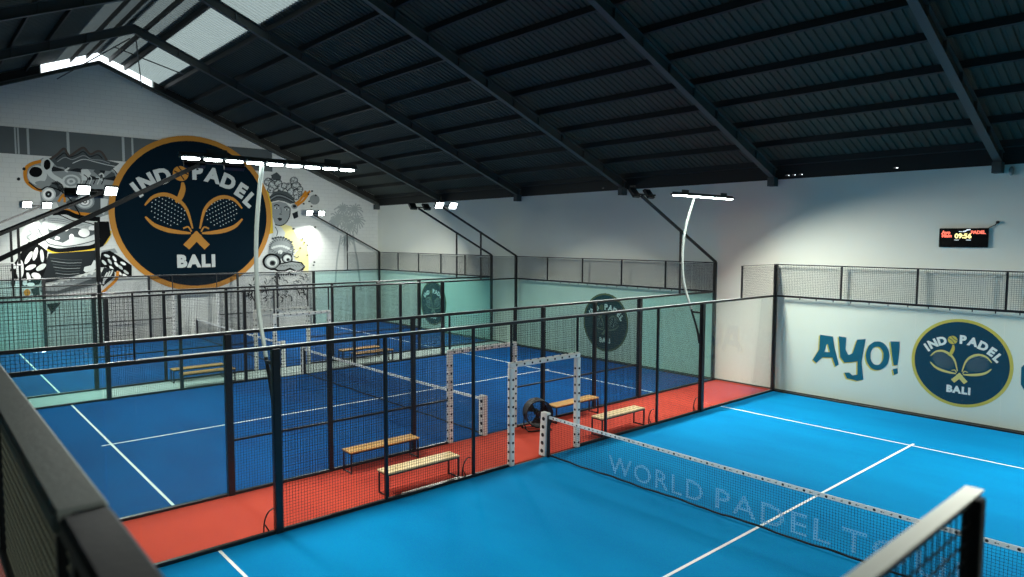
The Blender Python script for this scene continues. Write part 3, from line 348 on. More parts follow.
def mat(name, col, rough=.6, metal=0, bump=0, bscale=40, var=0, vscale=3, spec=.5):
    m, nt, b = new_mat(name)
    c = srgb(col)
    b.inputs['Base Color'].default_value = c
    b.inputs['Roughness'].default_value = rough
    b.inputs['Metallic'].default_value = metal
    b.inputs['Specular IOR Level'].default_value = spec
    tc = nt.nodes.new('ShaderNodeTexCoord')
    if var:
        n = nt.nodes.new('ShaderNodeTexNoise'); n.inputs['Scale'].default_value = vscale; n.inputs['Detail'].default_value = 5
        nt.links.new(tc.outputs['Object'], n.inputs['Vector'])
        mx = nt.nodes.new('ShaderNodeMix'); mx.data_type = 'RGBA'
        mx.inputs['A'].default_value = tuple(x*(1-var) for x in c[:3])+(1,)
        mx.inputs['B'].default_value = tuple(min(1, x*(1+var)) for x in c[:3])+(1,)
        nt.links.new(n.outputs['Fac'], mx.inputs['Factor'])
        nt.links.new(mx.outputs['Result'], b.inputs['Base Color'])
    if bump:
        n = nt.nodes.new('ShaderNodeTexNoise'); n.inputs['Scale'].default_value = bscale; n.inputs['Detail'].default_value = 3
        nt.links.new(tc.outputs['Object'], n.inputs['Vector'])
        bp = nt.nodes.new('ShaderNodeBump'); bp.inputs['Strength'].default_value = bump; bp.inputs['Distance'].default_value = .02
        nt.links.new(n.outputs['Fac'], bp.inputs['Height']); nt.links.new(bp.outputs['Normal'], b.inputs['Normal'])
    return m

def emis(name, col, st):
    m, nt, b = new_mat(name)
    b.inputs['Base Color'].default_value = srgb(col)
    b.inputs['Emission Color'].default_value = srgb(col)
    b.inputs['Emission Strength'].default_value = st
    return m

def glass(name, tint, haze, hazecol):
    m, nt, b = new_mat(name); nt.nodes.remove(b)
    out = nt.nodes['Material Output']
    tr = nt.nodes.new('ShaderNodeBsdfTransparent'); tr.inputs['Color'].default_value = tint+(1,)
    gl = nt.nodes.new('ShaderNodeBsdfGlossy'); gl.inputs['Roughness'].default_value = .015
    df = nt.nodes.new('ShaderNodeBsdfDiffuse'); df.inputs['Color'].default_value = srgb(hazecol)
    fr = nt.nodes.new('ShaderNodeFresnel'); fr.inputs['IOR'].default_value = 1.45
    m1 = nt.nodes.new('ShaderNodeMixShader'); m1.inputs['Fac'].default_value = haze
    m2 = nt.nodes.new('ShaderNodeMixShader')
    # a thin pane: fresnel looked up with the outside normal on both faces
    geo = nt.nodes.new('ShaderNodeNewGeometry')
    lw = nt.nodes.new('ShaderNodeLayerWeight'); lw.inputs['Blend'].default_value = .12
    nt.nodes.remove(fr)
    mul = nt.nodes.new('ShaderNodeMath'); mul.operation = 'MULTIPLY'; mul.inputs[1].default_value = .55
    nt.links.new(lw.outputs['Fresnel'], mul.inputs[0])
    nt.links.new(tr.outputs[0], m1.inputs[1]); nt.links.new(df.outputs[0], m1.inputs[2])
    nt.links.new(mul.outputs[0], m2.inputs['Fac'])
    nt.links.new(m1.outputs[0], m2.inputs[1]); nt.links.new(gl.outputs[0], m2.inputs[2])
    nt.links.new(m2.outputs[0], out.inputs['Surface'])
    nt.nodes.remove(geo)
    return m

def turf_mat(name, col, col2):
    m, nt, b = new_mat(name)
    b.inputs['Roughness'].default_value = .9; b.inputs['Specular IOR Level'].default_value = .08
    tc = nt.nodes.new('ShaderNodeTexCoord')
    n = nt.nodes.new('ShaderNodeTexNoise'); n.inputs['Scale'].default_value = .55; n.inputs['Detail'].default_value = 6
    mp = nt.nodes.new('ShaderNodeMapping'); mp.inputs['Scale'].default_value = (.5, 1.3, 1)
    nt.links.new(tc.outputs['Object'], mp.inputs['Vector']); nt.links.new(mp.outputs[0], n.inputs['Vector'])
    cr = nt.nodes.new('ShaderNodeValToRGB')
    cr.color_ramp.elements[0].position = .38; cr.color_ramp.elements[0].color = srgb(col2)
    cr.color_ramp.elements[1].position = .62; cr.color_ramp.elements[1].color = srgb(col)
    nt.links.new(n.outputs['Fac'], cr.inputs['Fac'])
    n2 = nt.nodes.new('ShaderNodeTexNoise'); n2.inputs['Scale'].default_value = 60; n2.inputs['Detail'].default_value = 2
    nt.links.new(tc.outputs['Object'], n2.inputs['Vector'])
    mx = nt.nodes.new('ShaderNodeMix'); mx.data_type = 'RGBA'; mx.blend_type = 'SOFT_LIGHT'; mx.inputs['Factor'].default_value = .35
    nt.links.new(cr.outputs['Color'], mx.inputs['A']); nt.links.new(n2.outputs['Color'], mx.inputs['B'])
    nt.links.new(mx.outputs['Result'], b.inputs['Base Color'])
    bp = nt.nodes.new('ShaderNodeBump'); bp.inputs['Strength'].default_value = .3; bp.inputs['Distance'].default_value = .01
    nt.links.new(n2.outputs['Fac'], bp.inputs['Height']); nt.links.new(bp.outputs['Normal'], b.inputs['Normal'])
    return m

def brick_mat(name, col):          # painted blockwork
    m, nt, b = new_mat(name)
    b.inputs['Roughness'].default_value = .75
    tc = nt.nodes.new('ShaderNodeTexCoord')
    mp = nt.nodes.new('ShaderNodeMapping'); mp.inputs['Rotation'].default_value = (PI/2, 0, PI/2)
    br = nt.nodes.new('ShaderNodeTexBrick'); br.inputs['Scale'].default_value = 1
    br.inputs['Brick Width'].default_value = .42; br.inputs['Row Height'].default_value = .2; br.inputs['Mortar Size'].default_value = .008
    c = srgb(col)
    br.inputs['Color1'].default_value = c; br.inputs['Color2'].default_value = tuple(x*.97 for x in c[:3])+(1,)
    br.inputs['Mortar'].default_value = tuple(x*.84 for x in c[:3])+(1,)
    sep = nt.nodes.new('ShaderNodeSeparateXYZ'); cmb = nt.nodes.new('ShaderNodeCombineXYZ')
    nt.links.new(tc.outputs['Object'], sep.inputs[0])
    nt.links.new(sep.outputs['Y'], cmb.inputs['X']); nt.links.new(sep.outputs['Z'], cmb.inputs['Y'])
    nt.links.new(cmb.outputs[0], br.inputs['Vector'])
    nt.links.new(br.outputs['Color'], b.inputs['Base Color'])
    nt.nodes.remove(mp)
    return m

def net_paint(name, col, pitch, duty):
    m, nt, b = new_mat(name)
    b.inputs['Base Color'].default_value = srgb(col); b.inputs['Roughness'].default_value = .8
    out = nt.nodes['Material Output']
    tc = nt.nodes.new('ShaderNodeTexCoord'); sep = nt.nodes.new('ShaderNodeSeparateXYZ')
    nt.links.new(tc.outputs['Object'], sep.inputs[0])
    res = []
    for ax in 'XZ':
        d = nt.nodes.new('ShaderNodeMath'); d.operation = 'DIVIDE'; d.inputs[1].default_value = pitch
        f = nt.nodes.new('ShaderNodeMath'); f.operation = 'FRACT'
        l = nt.nodes.new('ShaderNodeMath'); l.operation = 'LESS_THAN'; l.inputs[1].default_value = duty
        nt.links.new(sep.outputs[ax], d.inputs[0]); nt.links.new(d.outputs[0], f.inputs[0]); nt.links.new(f.outputs[0], l.inputs[0])
        res.append(l)
    mx = nt.nodes.new('ShaderNodeMath'); mx.operation = 'MAXIMUM'
    nt.links.new(res[0].outputs[0], mx.inputs[0]); nt.links.new(res[1].outputs[0], mx.inputs[1])
    tr = nt.nodes.new('ShaderNodeBsdfTransparent'); ms = nt.nodes.new('ShaderNodeMixShader')
    nt.links.new(mx.outputs[0], ms.inputs['Fac']); nt.links.new(tr.outputs[0], ms.inputs[1]); nt.links.new(b.outputs[0], ms.inputs[2])
    nt.links.new(ms.outputs[0], out.inputs['Surface'])
    return m

def skylight_mat(name, col, amt):
    m, nt, b = new_mat(name); nt.nodes.remove(b)
    out = nt.nodes['Material Output']
    t = nt.nodes.new('ShaderNodeBsdfTranslucent'); t.inputs['Color'].default_value = tuple(x*amt for x in srgb(col)[:3])+(1,)
    d = nt.nodes.new('ShaderNodeBsdfDiffuse'); d.inputs['Color'].default_value = srgb('505858')
    ms = nt.nodes.new('ShaderNodeAddShader')
    nt.links.new(t.outputs[0], ms.inputs[0]); nt.links.new(d.outputs[0], ms.inputs[1])
    nt.links.new(ms.outputs[0], out.inputs['Surface'])
    return m

M = dict(
    steel=mat('black_powder_coated_steel', '0c0f11', .38, bump=.05),
    highlit_wire=mat('highlit_wire', '8a8c7a', .5),  # pale tone paints lamp highlights onto the near end mesh
    wire=mat('black_wire', '101214', .5),
    grey_steel=mat('worn_dark_grey_steel', '3a4140', .4, bump=.08),
    pale_edge=mat('pale_highlight_edge', 'b4bab8', .4),  # lamp reflection on the black rail tops, put into the colour
    lamplit=mat('lamplit_rail', 'b4bcb4', .5, bump=.1, var=.15, vscale=6),  # black rail lightened to grey, its lamp sheen put into the colour
    white_steel=mat('white_painted_steel', '8f9994', .6),
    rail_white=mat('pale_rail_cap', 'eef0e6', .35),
    glass=glass('clear_glass', (.965, .985, .98), .010, 'd0dcda'),
    green_glass=glass('green_tinted_glass', (.88, .965, .957), .035, 'a0e0d4'),
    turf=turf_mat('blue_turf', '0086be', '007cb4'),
    turf_b=turf_mat('blue_turf_dimmed', '03528f', '0a4882'),  # blue turf darkened, weaker light and mesh dimming put into the colour
    red=turf_mat('red_turf', 'c04a38', 'b04133'),
    pale_floor=mat('pale_walkway', 'a9bdb8', .7, var=.1, vscale=2),
    line=mat('line_white', 'f2f6f2', .8),
    concrete=mat('concrete_floor', '6c7472', .8, var=.15, vscale=1.5),
    wall=mat('painted_wall', 'e8ebdd', .85, var=.05, vscale=.6, bump=.05, bscale=8),
    wall_up=mat('grey_painted_wall', '7d8a88', .85, var=.06, vscale=.5),
    gable=brick_mat('painted_blockwork', 'd2d6d0'),
    band=mat('dark_wall_band', '545c5c', .85, var=.15, vscale=.8),
    skirting=mat('dirty_skirting', '4b4740', .9, var=.4, vscale=5),
    roof=mat('dark_roof_sheet', '3b4036', .75, metal=0, var=.12, vscale=.7),
    rafter=mat('dark_green_grey_steel', '454b48', .6),
    purlin=mat('dark_purlin', '171c1a', .6),
    sky1=skylight_mat('translucent_sheet', 'cdd8d2', .30),
    sky2=skylight_mat('darker_translucent_sheet', 'cdd8d2', .12),  # band next to the ridge, smaller translucent amount
    sky3=skylight_mat('darkest_translucent_sheet', 'cdd8d2', .06),  # band beyond the ridge, smallest translucent amount
    padding=mat('white_foam_padding', 'e4e6df', .6, bump=.15, bscale=30),
    black=mat('matt_black', '0b0c0d', .6),
    dot=mat('black_print', '16181a', .7),
    wood=mat('pine_slats', 'c89a58', .55, var=.25, vscale=9, bump=.1),
    wood_pale=mat('pale_pine_slats', 'e0c896', .5, var=.18, vscale=9, bump=.1),
    net=mat('net_cord', '0b1420', .8),
    net_word=net_paint('net_lettering', '8ec6ea', .045, .30),
    lens=emis('led_lens', 'f4fffa', 24),
    lens_off=mat('lens_glass', '22282a', .2),
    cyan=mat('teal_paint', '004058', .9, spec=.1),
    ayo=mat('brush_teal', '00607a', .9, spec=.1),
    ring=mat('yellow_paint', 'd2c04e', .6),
    ring_dim=mat('dark_rim_paint', '5e5c36', .8),  # darker rim colour for the two farther back wall logos
    racket_dim=mat('grey_racket_paint', '6d7264', .8),  # greyer racket colour for the same two logos
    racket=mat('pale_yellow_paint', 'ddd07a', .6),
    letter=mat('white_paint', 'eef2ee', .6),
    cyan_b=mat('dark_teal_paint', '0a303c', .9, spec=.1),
    navy=mat('navy_paint', '031823', .9, spec=.1),
    gold=mat('gold_paint', 'b87c1c', .65),
    screen=mat('screen_black', '050506', .25),
    led_red=emis('led_red', 'ff7a62', 1.0),
    led_yel=emis('led_yellow', 'fff0a0', 1.3),
    led_wht=emis('led_white', 'e8f4ff', .8),
)
PAINT = dict(brown='4d4641', dark='23282a', grey='8b9291', orange='c9822a', pale='c6ccc8', black='0e1011', darkgrey='4c5354',
             white='eef0ec', yellow='d9b83e', paleyellow='e6dd9a', faint='a3aba8')
for k, v in PAINT.items(): M['p_'+k] = mat('mural_'+k, v, .9, spec=.1)

# ------------------------------------------------------------------ mesh builder
class MB:
    def __init__(s): s.v = []; s.f = []; s.mi = []; s.cur = 0
    def add(s, vs, fs):
        o = len(s.v); s.v += [tuple(v) for v in vs]; s.f += [tuple(i+o for i in f) for f in fs]; s.mi += [s.cur]*len(fs)
    def box(s, a, b):
        x0, y0, z0 = a; x1, y1, z1 = b
        s.add([(x0,y0,z0),(x1,y0,z0),(x1,y1,z0),(x0,y1,z0),(x0,y0,z1),(x1,y0,z1),(x1,y1,z1),(x0,y1,z1)],
              [(0,3,2,1),(4,5,6,7),(0,1,5,4),(1,2,6,5),(2,3,7,6),(3,0,4,7)])
    def cbox(s, a, b, c=.006):       # box with chamfered vertical-section edges on all 12 edges
        lo = [min(a[i], b[i]) for i in range(3)]; hi = [max(a[i], b[i]) for i in range(3)]
        c = min(c, min(hi[i]-lo[i] for i in range(3))*.35)
        vs = []; idx = {}
        for ax in range(3):
            for sg in (0, 1):
                for u in (0, 1):
                    for w in (0, 1):
                        p = [0, 0, 0]; o = [i for i in range(3) if i != ax]
                        p[ax] = (hi if sg else lo)[ax]
                        p[o[0]] = (hi[o[0]]-c) if u else (lo[o[0]]+c)
                        p[o[1]] = (hi[o[1]]-c) if w else (lo[o[1]]+c)
                        idx[(ax, sg, u, w)] = len(vs); vs.append(tuple(p))
        fs = []
        for ax in range(3):
            for sg in (0, 1):
                q = [idx[(ax,sg,0,0)], idx[(ax,sg,1,0)], idx[(ax,sg,1,1)], idx[(ax,sg,0,1)]]
                fs.append(q if (sg == 1) ^ (ax == 1) else q[::-1])
        def key(ax, signs):           # corner vertex on face ax for corner signs
            o = [i for i in range(3) if i != ax]
            return idx[(ax, signs[ax], signs[o[0]], signs[o[1]])]
        for a0 in range(3):
            for a1 in range(a0+1, 3):
                a2 = 3-a0-a1
                for s0 in (0, 1):
                    for s1 in (0, 1):
                        A = [0]*3; A[a0] = s0; A[a1] = s1; B = A[:]; B[a2] = 1
                        fs.append([key(a0, A), key(a0, B), key(a1, B), key(a1, A)])
        for sx in (0, 1):
            for sy in (0, 1):
                for sz in (0, 1):
                    sg = (sx, sy, sz); fs.append([key(0, sg), key(1, sg), key(2, sg)])
        s.add(vs, fs)
    def prism(s, pts, fn, t, holes=None):   # pts 2D ring, fn(u,v,d)->3D, thickness t
        n = len(pts)
        a = [fn(u, v, 0) for u, v in pts]; b = [fn(u, v, t) for u, v in pts]
        s.add(a+b, [tuple(range(n))[::-1], tuple(range(n, 2*n))] + [(i, (i+1) % n, n+(i+1) % n, n+i) for i in range(n)])
    def ring(s, outer, inner, fn, t):
        n = len(outer)
        vs = [fn(u, v, 0) for u, v in outer]+[fn(u, v, 0) for u, v in inner]+[fn(u, v, t) for u, v in outer]+[fn(u, v, t) for u, v in inner]
        fs = []
        for i in range(n):
            j = (i+1) % n
            fs += [(i, n+i, n+j, j), (2*n+i, 2*n+j, 3*n+j, 3*n+i), (i, j, 2*n+j, 2*n+i), (n+j, n+i, 3*n+i, 3*n+j)]
        s.add(vs, fs)
    def tube(s, pts, r, n=8, cap=True):
        pts = [Vector(p) for p in pts]; rs = r if isinstance(r, (list, tuple)) else [r]*len(pts)
        vs = []; prev = None
        for i, p in enumerate(pts):
            d = (pts[min(i+1, len(pts)-1)]-pts[max(i-1, 0)]).normalized()
            if prev is None:
                up = Vector((0, 0, 1)) if abs(d.z) < .9 else Vector((1, 0, 0))
                a = d.cross(up).normalized()
            else:
                a = (prev-d*prev.dot(d)).normalized()
            prev = a; b = d.cross(a)
            for k in range(n):
                t = 2*PI*(k+.5)/n; vs.append(p+(a*math.cos(t)+b*math.sin(t))*rs[i])
        fs = []
        for i in range(len(pts)-1):
            for k in range(n):
                k2 = (k+1) % n; fs.append((i*n+k, i*n+k2, (i+1)*n+k2, (i+1)*n+k))
        if cap: fs += [tuple(range(n))[::-1], tuple((len(pts)-1)*n+k for k in range(n))]
        s.add(vs, fs)
    def beam(s, a, b, w, h):          # rectangular bar from a to b
        a = Vector(a); b = Vector(b); d = (b-a).normalized()
        up = Vector((0, 0, 1)) if abs(d.z) < .95 else Vector((0, 1, 0))
        x = d.cross(up).normalized()*w/2; y = x.cross(d).normalized()*h/2
        s.add([a-x-y, a+x-y, a+x+y, a-x+y, b-x-y, b+x-y, b+x+y, b-x+y],
              [(0,1,2,3),(7,6,5,4),(0,4,5,1),(1,5,6,2),(2,6,7,3),(3,7,4,0)])
    def cyl(s, c, axis, r, h, n=24, r2=None):
        c = Vector(c); ax = Vector(axis).normalized()
        s.tube([c-ax*h/2, c+ax*h/2], [r, r if r2 is None else r2], n)
    def build(s, name, mats, parent=None, smooth=False, loc=None):
        me = bpy.data.meshes.new(name)
        if loc: L = Vector(loc); vs = [tuple(Vector(v)-L) for v in s.v]
        else: vs = s.v
        me.from_pydata(vs, [], s.f)
        mats = mats if isinstance(mats, (list, tuple)) else [mats]
        for m in mats: me.materials.append(M[m] if isinstance(m, str) else m)
        if any(s.mi): me.polygons.foreach_set('material_index', s.mi)
        if smooth:
            me.polygons.foreach_set('use_smooth', [True]*len(me.polygons))
            me.set_sharp_from_angle(angle=math.radians(40))
        me.update()
        o = bpy.data.objects.new(name, me); COL.objects.link(o)
        if loc: o.location = loc
        if parent:
            o.parent = parent
            if not loc: o.location = -Vector(parent.location) if not parent.get('_rot') else (0, 0, 0)
        return o

def thing(name, label, cat, loc=(0, 0, 0), group=None, rz=0, local=False):
    o = bpy.data.objects.new(name, None); COL.objects.link(o); o.empty_display_size = .2
    o.location = loc; o.rotation_euler = (0, 0, rz)
    o['label'] = label; o['category'] = cat
    if group: o['group'] = group
    if local: LOCAL.add(o.name)
    return o
LOCAL = set()
def P(mb, name, mats, parent, smooth=False, label=None):
    """part in world coordinates (or local ones when the thing was made local)"""
    o = mb.build(name, mats, None, smooth)
    o.parent = parent
    if parent.name not in LOCAL:
        root = parent; off = Vector((0, 0, 0))
        while root is not None: off += Vector(root.location); root = root.parent
        o.location = -off
    if label: o['label'] = label
    if parent.name in LOCAL: LOCAL.add(o.name)
    return o
def tag(o, label, cat, group=None):
    o['label'] = label; o['category'] = cat
    if group: o['group'] = group
    return o
def struct(mb, name, mats, parent=None, **k):
    o = mb.build(name, mats, None, **k)
    if parent is None: o['kind'] = 'structure'
    else: o.parent = parent
    return o
def copy_tree(o, parent=None):
    c = o.copy(); COL.objects.link(c); c.parent = parent
    for ch in list(o.children): copy_tree(ch, c)
    return c

# ------------------------------------------------------------------ layout (metres)
XA, XB, XC = 0.0, -12.15, -23.85       # left edges of the three courts
YW, XG = 10.2, -24.3                   # long wall, gable wall
XR, YN = 15.0, -17.4                   # far right wall, near long wall
RY, SL = -3.6, .41                     # ridge, roof slope
def zs(y): return 7.13+SL*(YW-y) if y >= RY else 7.13+SL*(YW-RY)-SL*(RY-y)

# ------------------------------------------------------------------ setting
f = MB(); f.box((XG-.3, YN-.3, -.3), (XR+.3, YW+.3, -.02)); struct(f, 'floor', 'concrete')
w = MB(); w.box((XG-.3, YW, -.02), (XR+.3, YW+.25, 6.62)); wall_back = struct(w, 'wall_back', 'wall')
w = MB(); w.box((XG-.3, YN-.25, -.02), (XR+.3, YN, zs(YN)-.12)); struct(w, 'wall_front', 'wall_up')
# fascia above the back wall with small daylight slits
w = MB()
slits = [-7.4, -6.0, -5.85, .1, .3, .52, 3.2, -13.0, -18.5, -23.6, -23.4, -23.2]
slits.sort(); x = XG-.3
for sx in slits:
    w.box((x, YW+.02, 6.62), (sx, YW+.2, 7.1)); w.box((sx, YW+.02, 6.62), (sx+.12, YW+.2, 6.72)); w.box((sx, YW+.02, 6.76), (sx+.12, YW+.2, 7.1)); x = sx+.12
w.box((x, YW+.02, 6.62), (XR+.3, YW+.2, 7.1))
struct(w, 'trim_1', 'purlin')
def gable(x0, x1, name, m, gap):
    w = MB()
    if gap:
        prof = [(YN, -.02), (YW, -.02), (YW, zs(YW)+.02), (-1.45, zs(-1.45)+.02), (-1.45, zs(-1.45)-.48), (RY, zs(RY)-.47), (-5.7, zs(-5.7)-.48), (-5.7, zs(-5.7)+.02), (YN, zs(YN)+.02)]
    else:
        prof = [(YN, -.02), (YW, -.02), (YW, zs(YW)-.04), (RY, zs(RY)-.04), (YN, zs(YN)-.04)]
    w.prism(prof, lambda u, v, d: (x0+d, u, v), x1-x0)
    return struct(w, name, m)
gable(XG-.25, XG, 'wall_left', 'gable', True)
gable(XR, XR+.25, 'wall_right', 'wall_up', False)
b = MB()
for ya, yb in ((YW-.02, -1.4), (-5.75, YN+.02)):
    b.prism([(ya, zs(ya)-.5), (ya, zs(ya)-.02), (yb, zs(yb)-.02), (yb, zs(yb)-.5)], lambda u, v, d: (XG+.012+d, u, v), .03)
struct(b, 'trim_9', 'purlin')
b = MB(); b.box((XG+.01, -17.2, 8.16), (XG+.03, 4.05, 9.25)); struct(b, 'trim_2', 'band')
for i, (y0, y1) in enumerate(((-6.72, -6.66), (-6.62, -6.56), (-6.3, -6.22), (-4.9, -4.8), (-2.8, -2.7), (-2.42, -2.34))):
    b = MB(); b.box((XG+.031, y0, 8.17), (XG+.04, y1, 9.24)); struct(b, 'trim_%d' % (3+i), 'p_faint')
b = MB(); b.box((XG, YW-.03, -.02), (XR, YW-.001, .045)); struct(b, 'baseboard_back', 'skirting')

# roof sheets: real corrugated profile, ribs running up the slope
def sheet(x0, x1, y0, y1, mb):
    pitch = .2; vs = []; n = 0; x = x0
    prof = []
    while x < x1-.001:
        for dx, dz in ((0, 0), (.11, 0), (.13, .035), (.18, .035)):
            if x+dx < x1: prof.append((x+dx, dz))
        x += pitch
    prof.append((x1, 0))
    for y in (y0, y1):
        for px, dz in prof: vs.append((px, y, zs(y)+dz))
    k = len(prof)
    mb.add(vs, [(i, i+1, k+i+1, k+i) for i in range(k-1)])
ceil = MB()
bands = [(-1.2, -2.4, 'sky1'), (-2.75, -3.5, 'sky2'), (-3.7, -5.2, 'sky3')]
sheet(XG-.05, XR+.3, YW+.35, -1.2, ceil); sheet(XG-.05, XR+.3, -2.4, -2.75, ceil); sheet(XG-.05, XR+.3, -3.5, -3.6, ceil)
sheet(XG-.05, XR+.3, -3.6, -3.7, ceil); sheet(XG-.05, XR+.3, -5.2, YN-.35, ceil)
sheet(-3.0, XR+.3, -1.2, -2.4, ceil); sheet(-3.0, XR+.3, -2.75, -3.5, ceil); sheet(-3.0, XR+.3, -3.7, -5.2, ceil)
ceiling = struct(ceil, 'ceiling', 'roof')
rx = [-24.15, -18.1, -12.12, -6.21, -.23, 5.67, 11.6]
for i in range(len(rx)):
    x0 = rx[i]; x1 = rx[i+1] if i+1 < len(rx) else XR
    for (ya, yb, mm) in bands:
        if x0 < -3.2:
            s_ = MB(); sheet(x0 if i else XG-.05, min(x1, -3.0), ya+.06, yb-.06, s_); s_.v = [(a_, b_, c_-.006) for a_, b_, c_ in s_.v]
            o = struct(s_, 'skylight_sheet', mm, ceiling); o['label'] = 'translucent grey skylight sheet'
yk = [10.03-1.1*k for k in range(13)]
yk = [-2.57 if abs(y+2.07) < .01 else y for y in yk]
yk = yk + [2*RY-y for y in yk]
for y in yk:
    if y < YN+.3: continue
    b = MB(); z = zs(y)-.01
    b.add([(xx, y+dy, z+dz-(SL*dy if y > RY else -SL*dy)) for xx in (XG, XR) for dy, dz in ((-.03, -.16), (.03, -.16), (.035, 0), (-.035, 0))],
          [(0, 1, 2, 3), (7, 6, 5, 4), (0, 4, 5, 1), (1, 5, 6, 2), (2, 6, 7, 3), (3, 7, 4, 0)])
    struct(b, 'purlin', 'purlin', ceiling)
for x in rx:
    for sg in (0, 1):
        ya, yb = (YW-.02, RY) if sg == 0 else (YN+.02, RY)
        b = MB()
        def seg(x0, x1, lo, hi):
            za, zb = zs(ya), zs(yb)
            vs = [(xx, yy, zz+o) for xx in (x0, x1) for yy, zz, o in ((ya, za, lo), (yb, zb, lo), (yb, zb, hi), (ya, za, hi))]
            b.add(vs, [(0, 1, 2, 3), (7, 6, 5, 4), (0, 4, 5, 1), (1, 5, 6, 2), (2, 6, 7, 3), (3, 7, 4, 0)])
        seg(x-.09, x+.09, -.53, -.505); hi = -.225 if x > -24 else -.40
        seg(x-.012, x+.012, -.505, hi); seg(x-.09, x+.09, hi, hi+.025)
        L = abs(yb-ya); n = int(L/1.1)       # cleats and stiffeners under the purlins
        for k in range(n):
            y = (10.03-1.1*k) if sg == 0 else 2*RY-(10.03-1.1*k)
            b.box((x-.085, y-.012, zs(y)-.50), (x+.085, y+.012, zs(y)-(.23 if x > -24 else .41)))
        if sg == 0:                           # haunch plate on the wall
            b.box((x-.1, YW-.3, zs(YW)-.72), (x+.1, YW-.001, zs(YW)-.45))
        struct(b, 'rafter', 'rafter', ceiling)
# ridge bracing near the gable
for (a, c_) in (((-23.9, -5.2, 11.35), (-18.3, -3.7, 12.1)), ((-23.9, -2.0, 11.45), (-18.3, -3.5, 12.1)), ((-21.4, -3.6, 12.45), (-20.2, -1.3, 11.5))):
    b = MB(); b.tube([a, c_], .025, 6); struct(b, 'wind_brace', 'grey_steel', ceiling)

# ------------------------------------------------------------------ courts
POST_H = 3.0
def wire_panel(axis, fixed, a, b, z0, z1, parent, th=.0045, pitch=.05, m='wire'):
    wm = m
    mb = MB(); h = th/2
    def bar(p, q):
        p = Vector(p); q = Vector(q); d = q-p
        if abs(d.z) > 1e-6: u, w_ = Vector((h, 0, 0)), Vector((0, h, 0))
        else:
            u = Vector((0, 0, h)); w_ = Vector((0, h, 0)) if abs(d.x) > 1e-6 else Vector((h, 0, 0))
        vs = [p-u-w_, p+u-w_, p+u+w_, p-u+w_, q-u-w_, q+u-w_, q+u+w_, q-u+w_]
        mb.add(vs, [(0, 4, 5, 1), (1, 5, 6, 2), (2, 6, 7, 3), (3, 7, 4, 0)])
    n = max(1, round((b-a)/pitch))
    for i in range(1, n):
        t = a+(b-a)*i/n
        p = (fixed, t) if axis == 'y' else (t, fixed)
        bar((p[0], p[1], z0), (p[0], p[1], z1))
    m = max(1, round((z1-z0)/pitch))
    for i in range(1, m):
        z = z0+(z1-z0)*i/m
        bar((fixed, a, z) if axis == 'y' else (a, fixed, z), (fixed, b, z) if axis == 'y' else (b, fixed, z))
    return P(mb, 'wire_mesh', wm, parent)

def dotted_leg(x, y, z0, z1, parent, side):
    """white foam padding sleeve with black eyelets, wrapped round the gate jamb"""
    mb = MB(); r = .062
    mb.cbox((x-r, y-r, z0), (x+r, y+r, z1), .02)
    o = P(mb, 'gate_padding', 'padding', parent, label='white foam padding with black eyelets')
    d = MB(); n = int((z1-z0)/.19)
    for k in range(n):
        z = z0+.12+k*.19
        d.cyl((x+r+.003, y, z), (1, 0, 0), .026, .012, 10); d.cyl((x-r-.003, y, z), (1, 0, 0), .026, .012, 10)
        d.cyl((x, y-r-.003, z), (0, 1, 0), .026, .012, 10); d.cyl((x, y+r+.003, z), (0, 1, 0), .026, .012, 10)
    P(d, 'eyelet_row', 'dot', o)

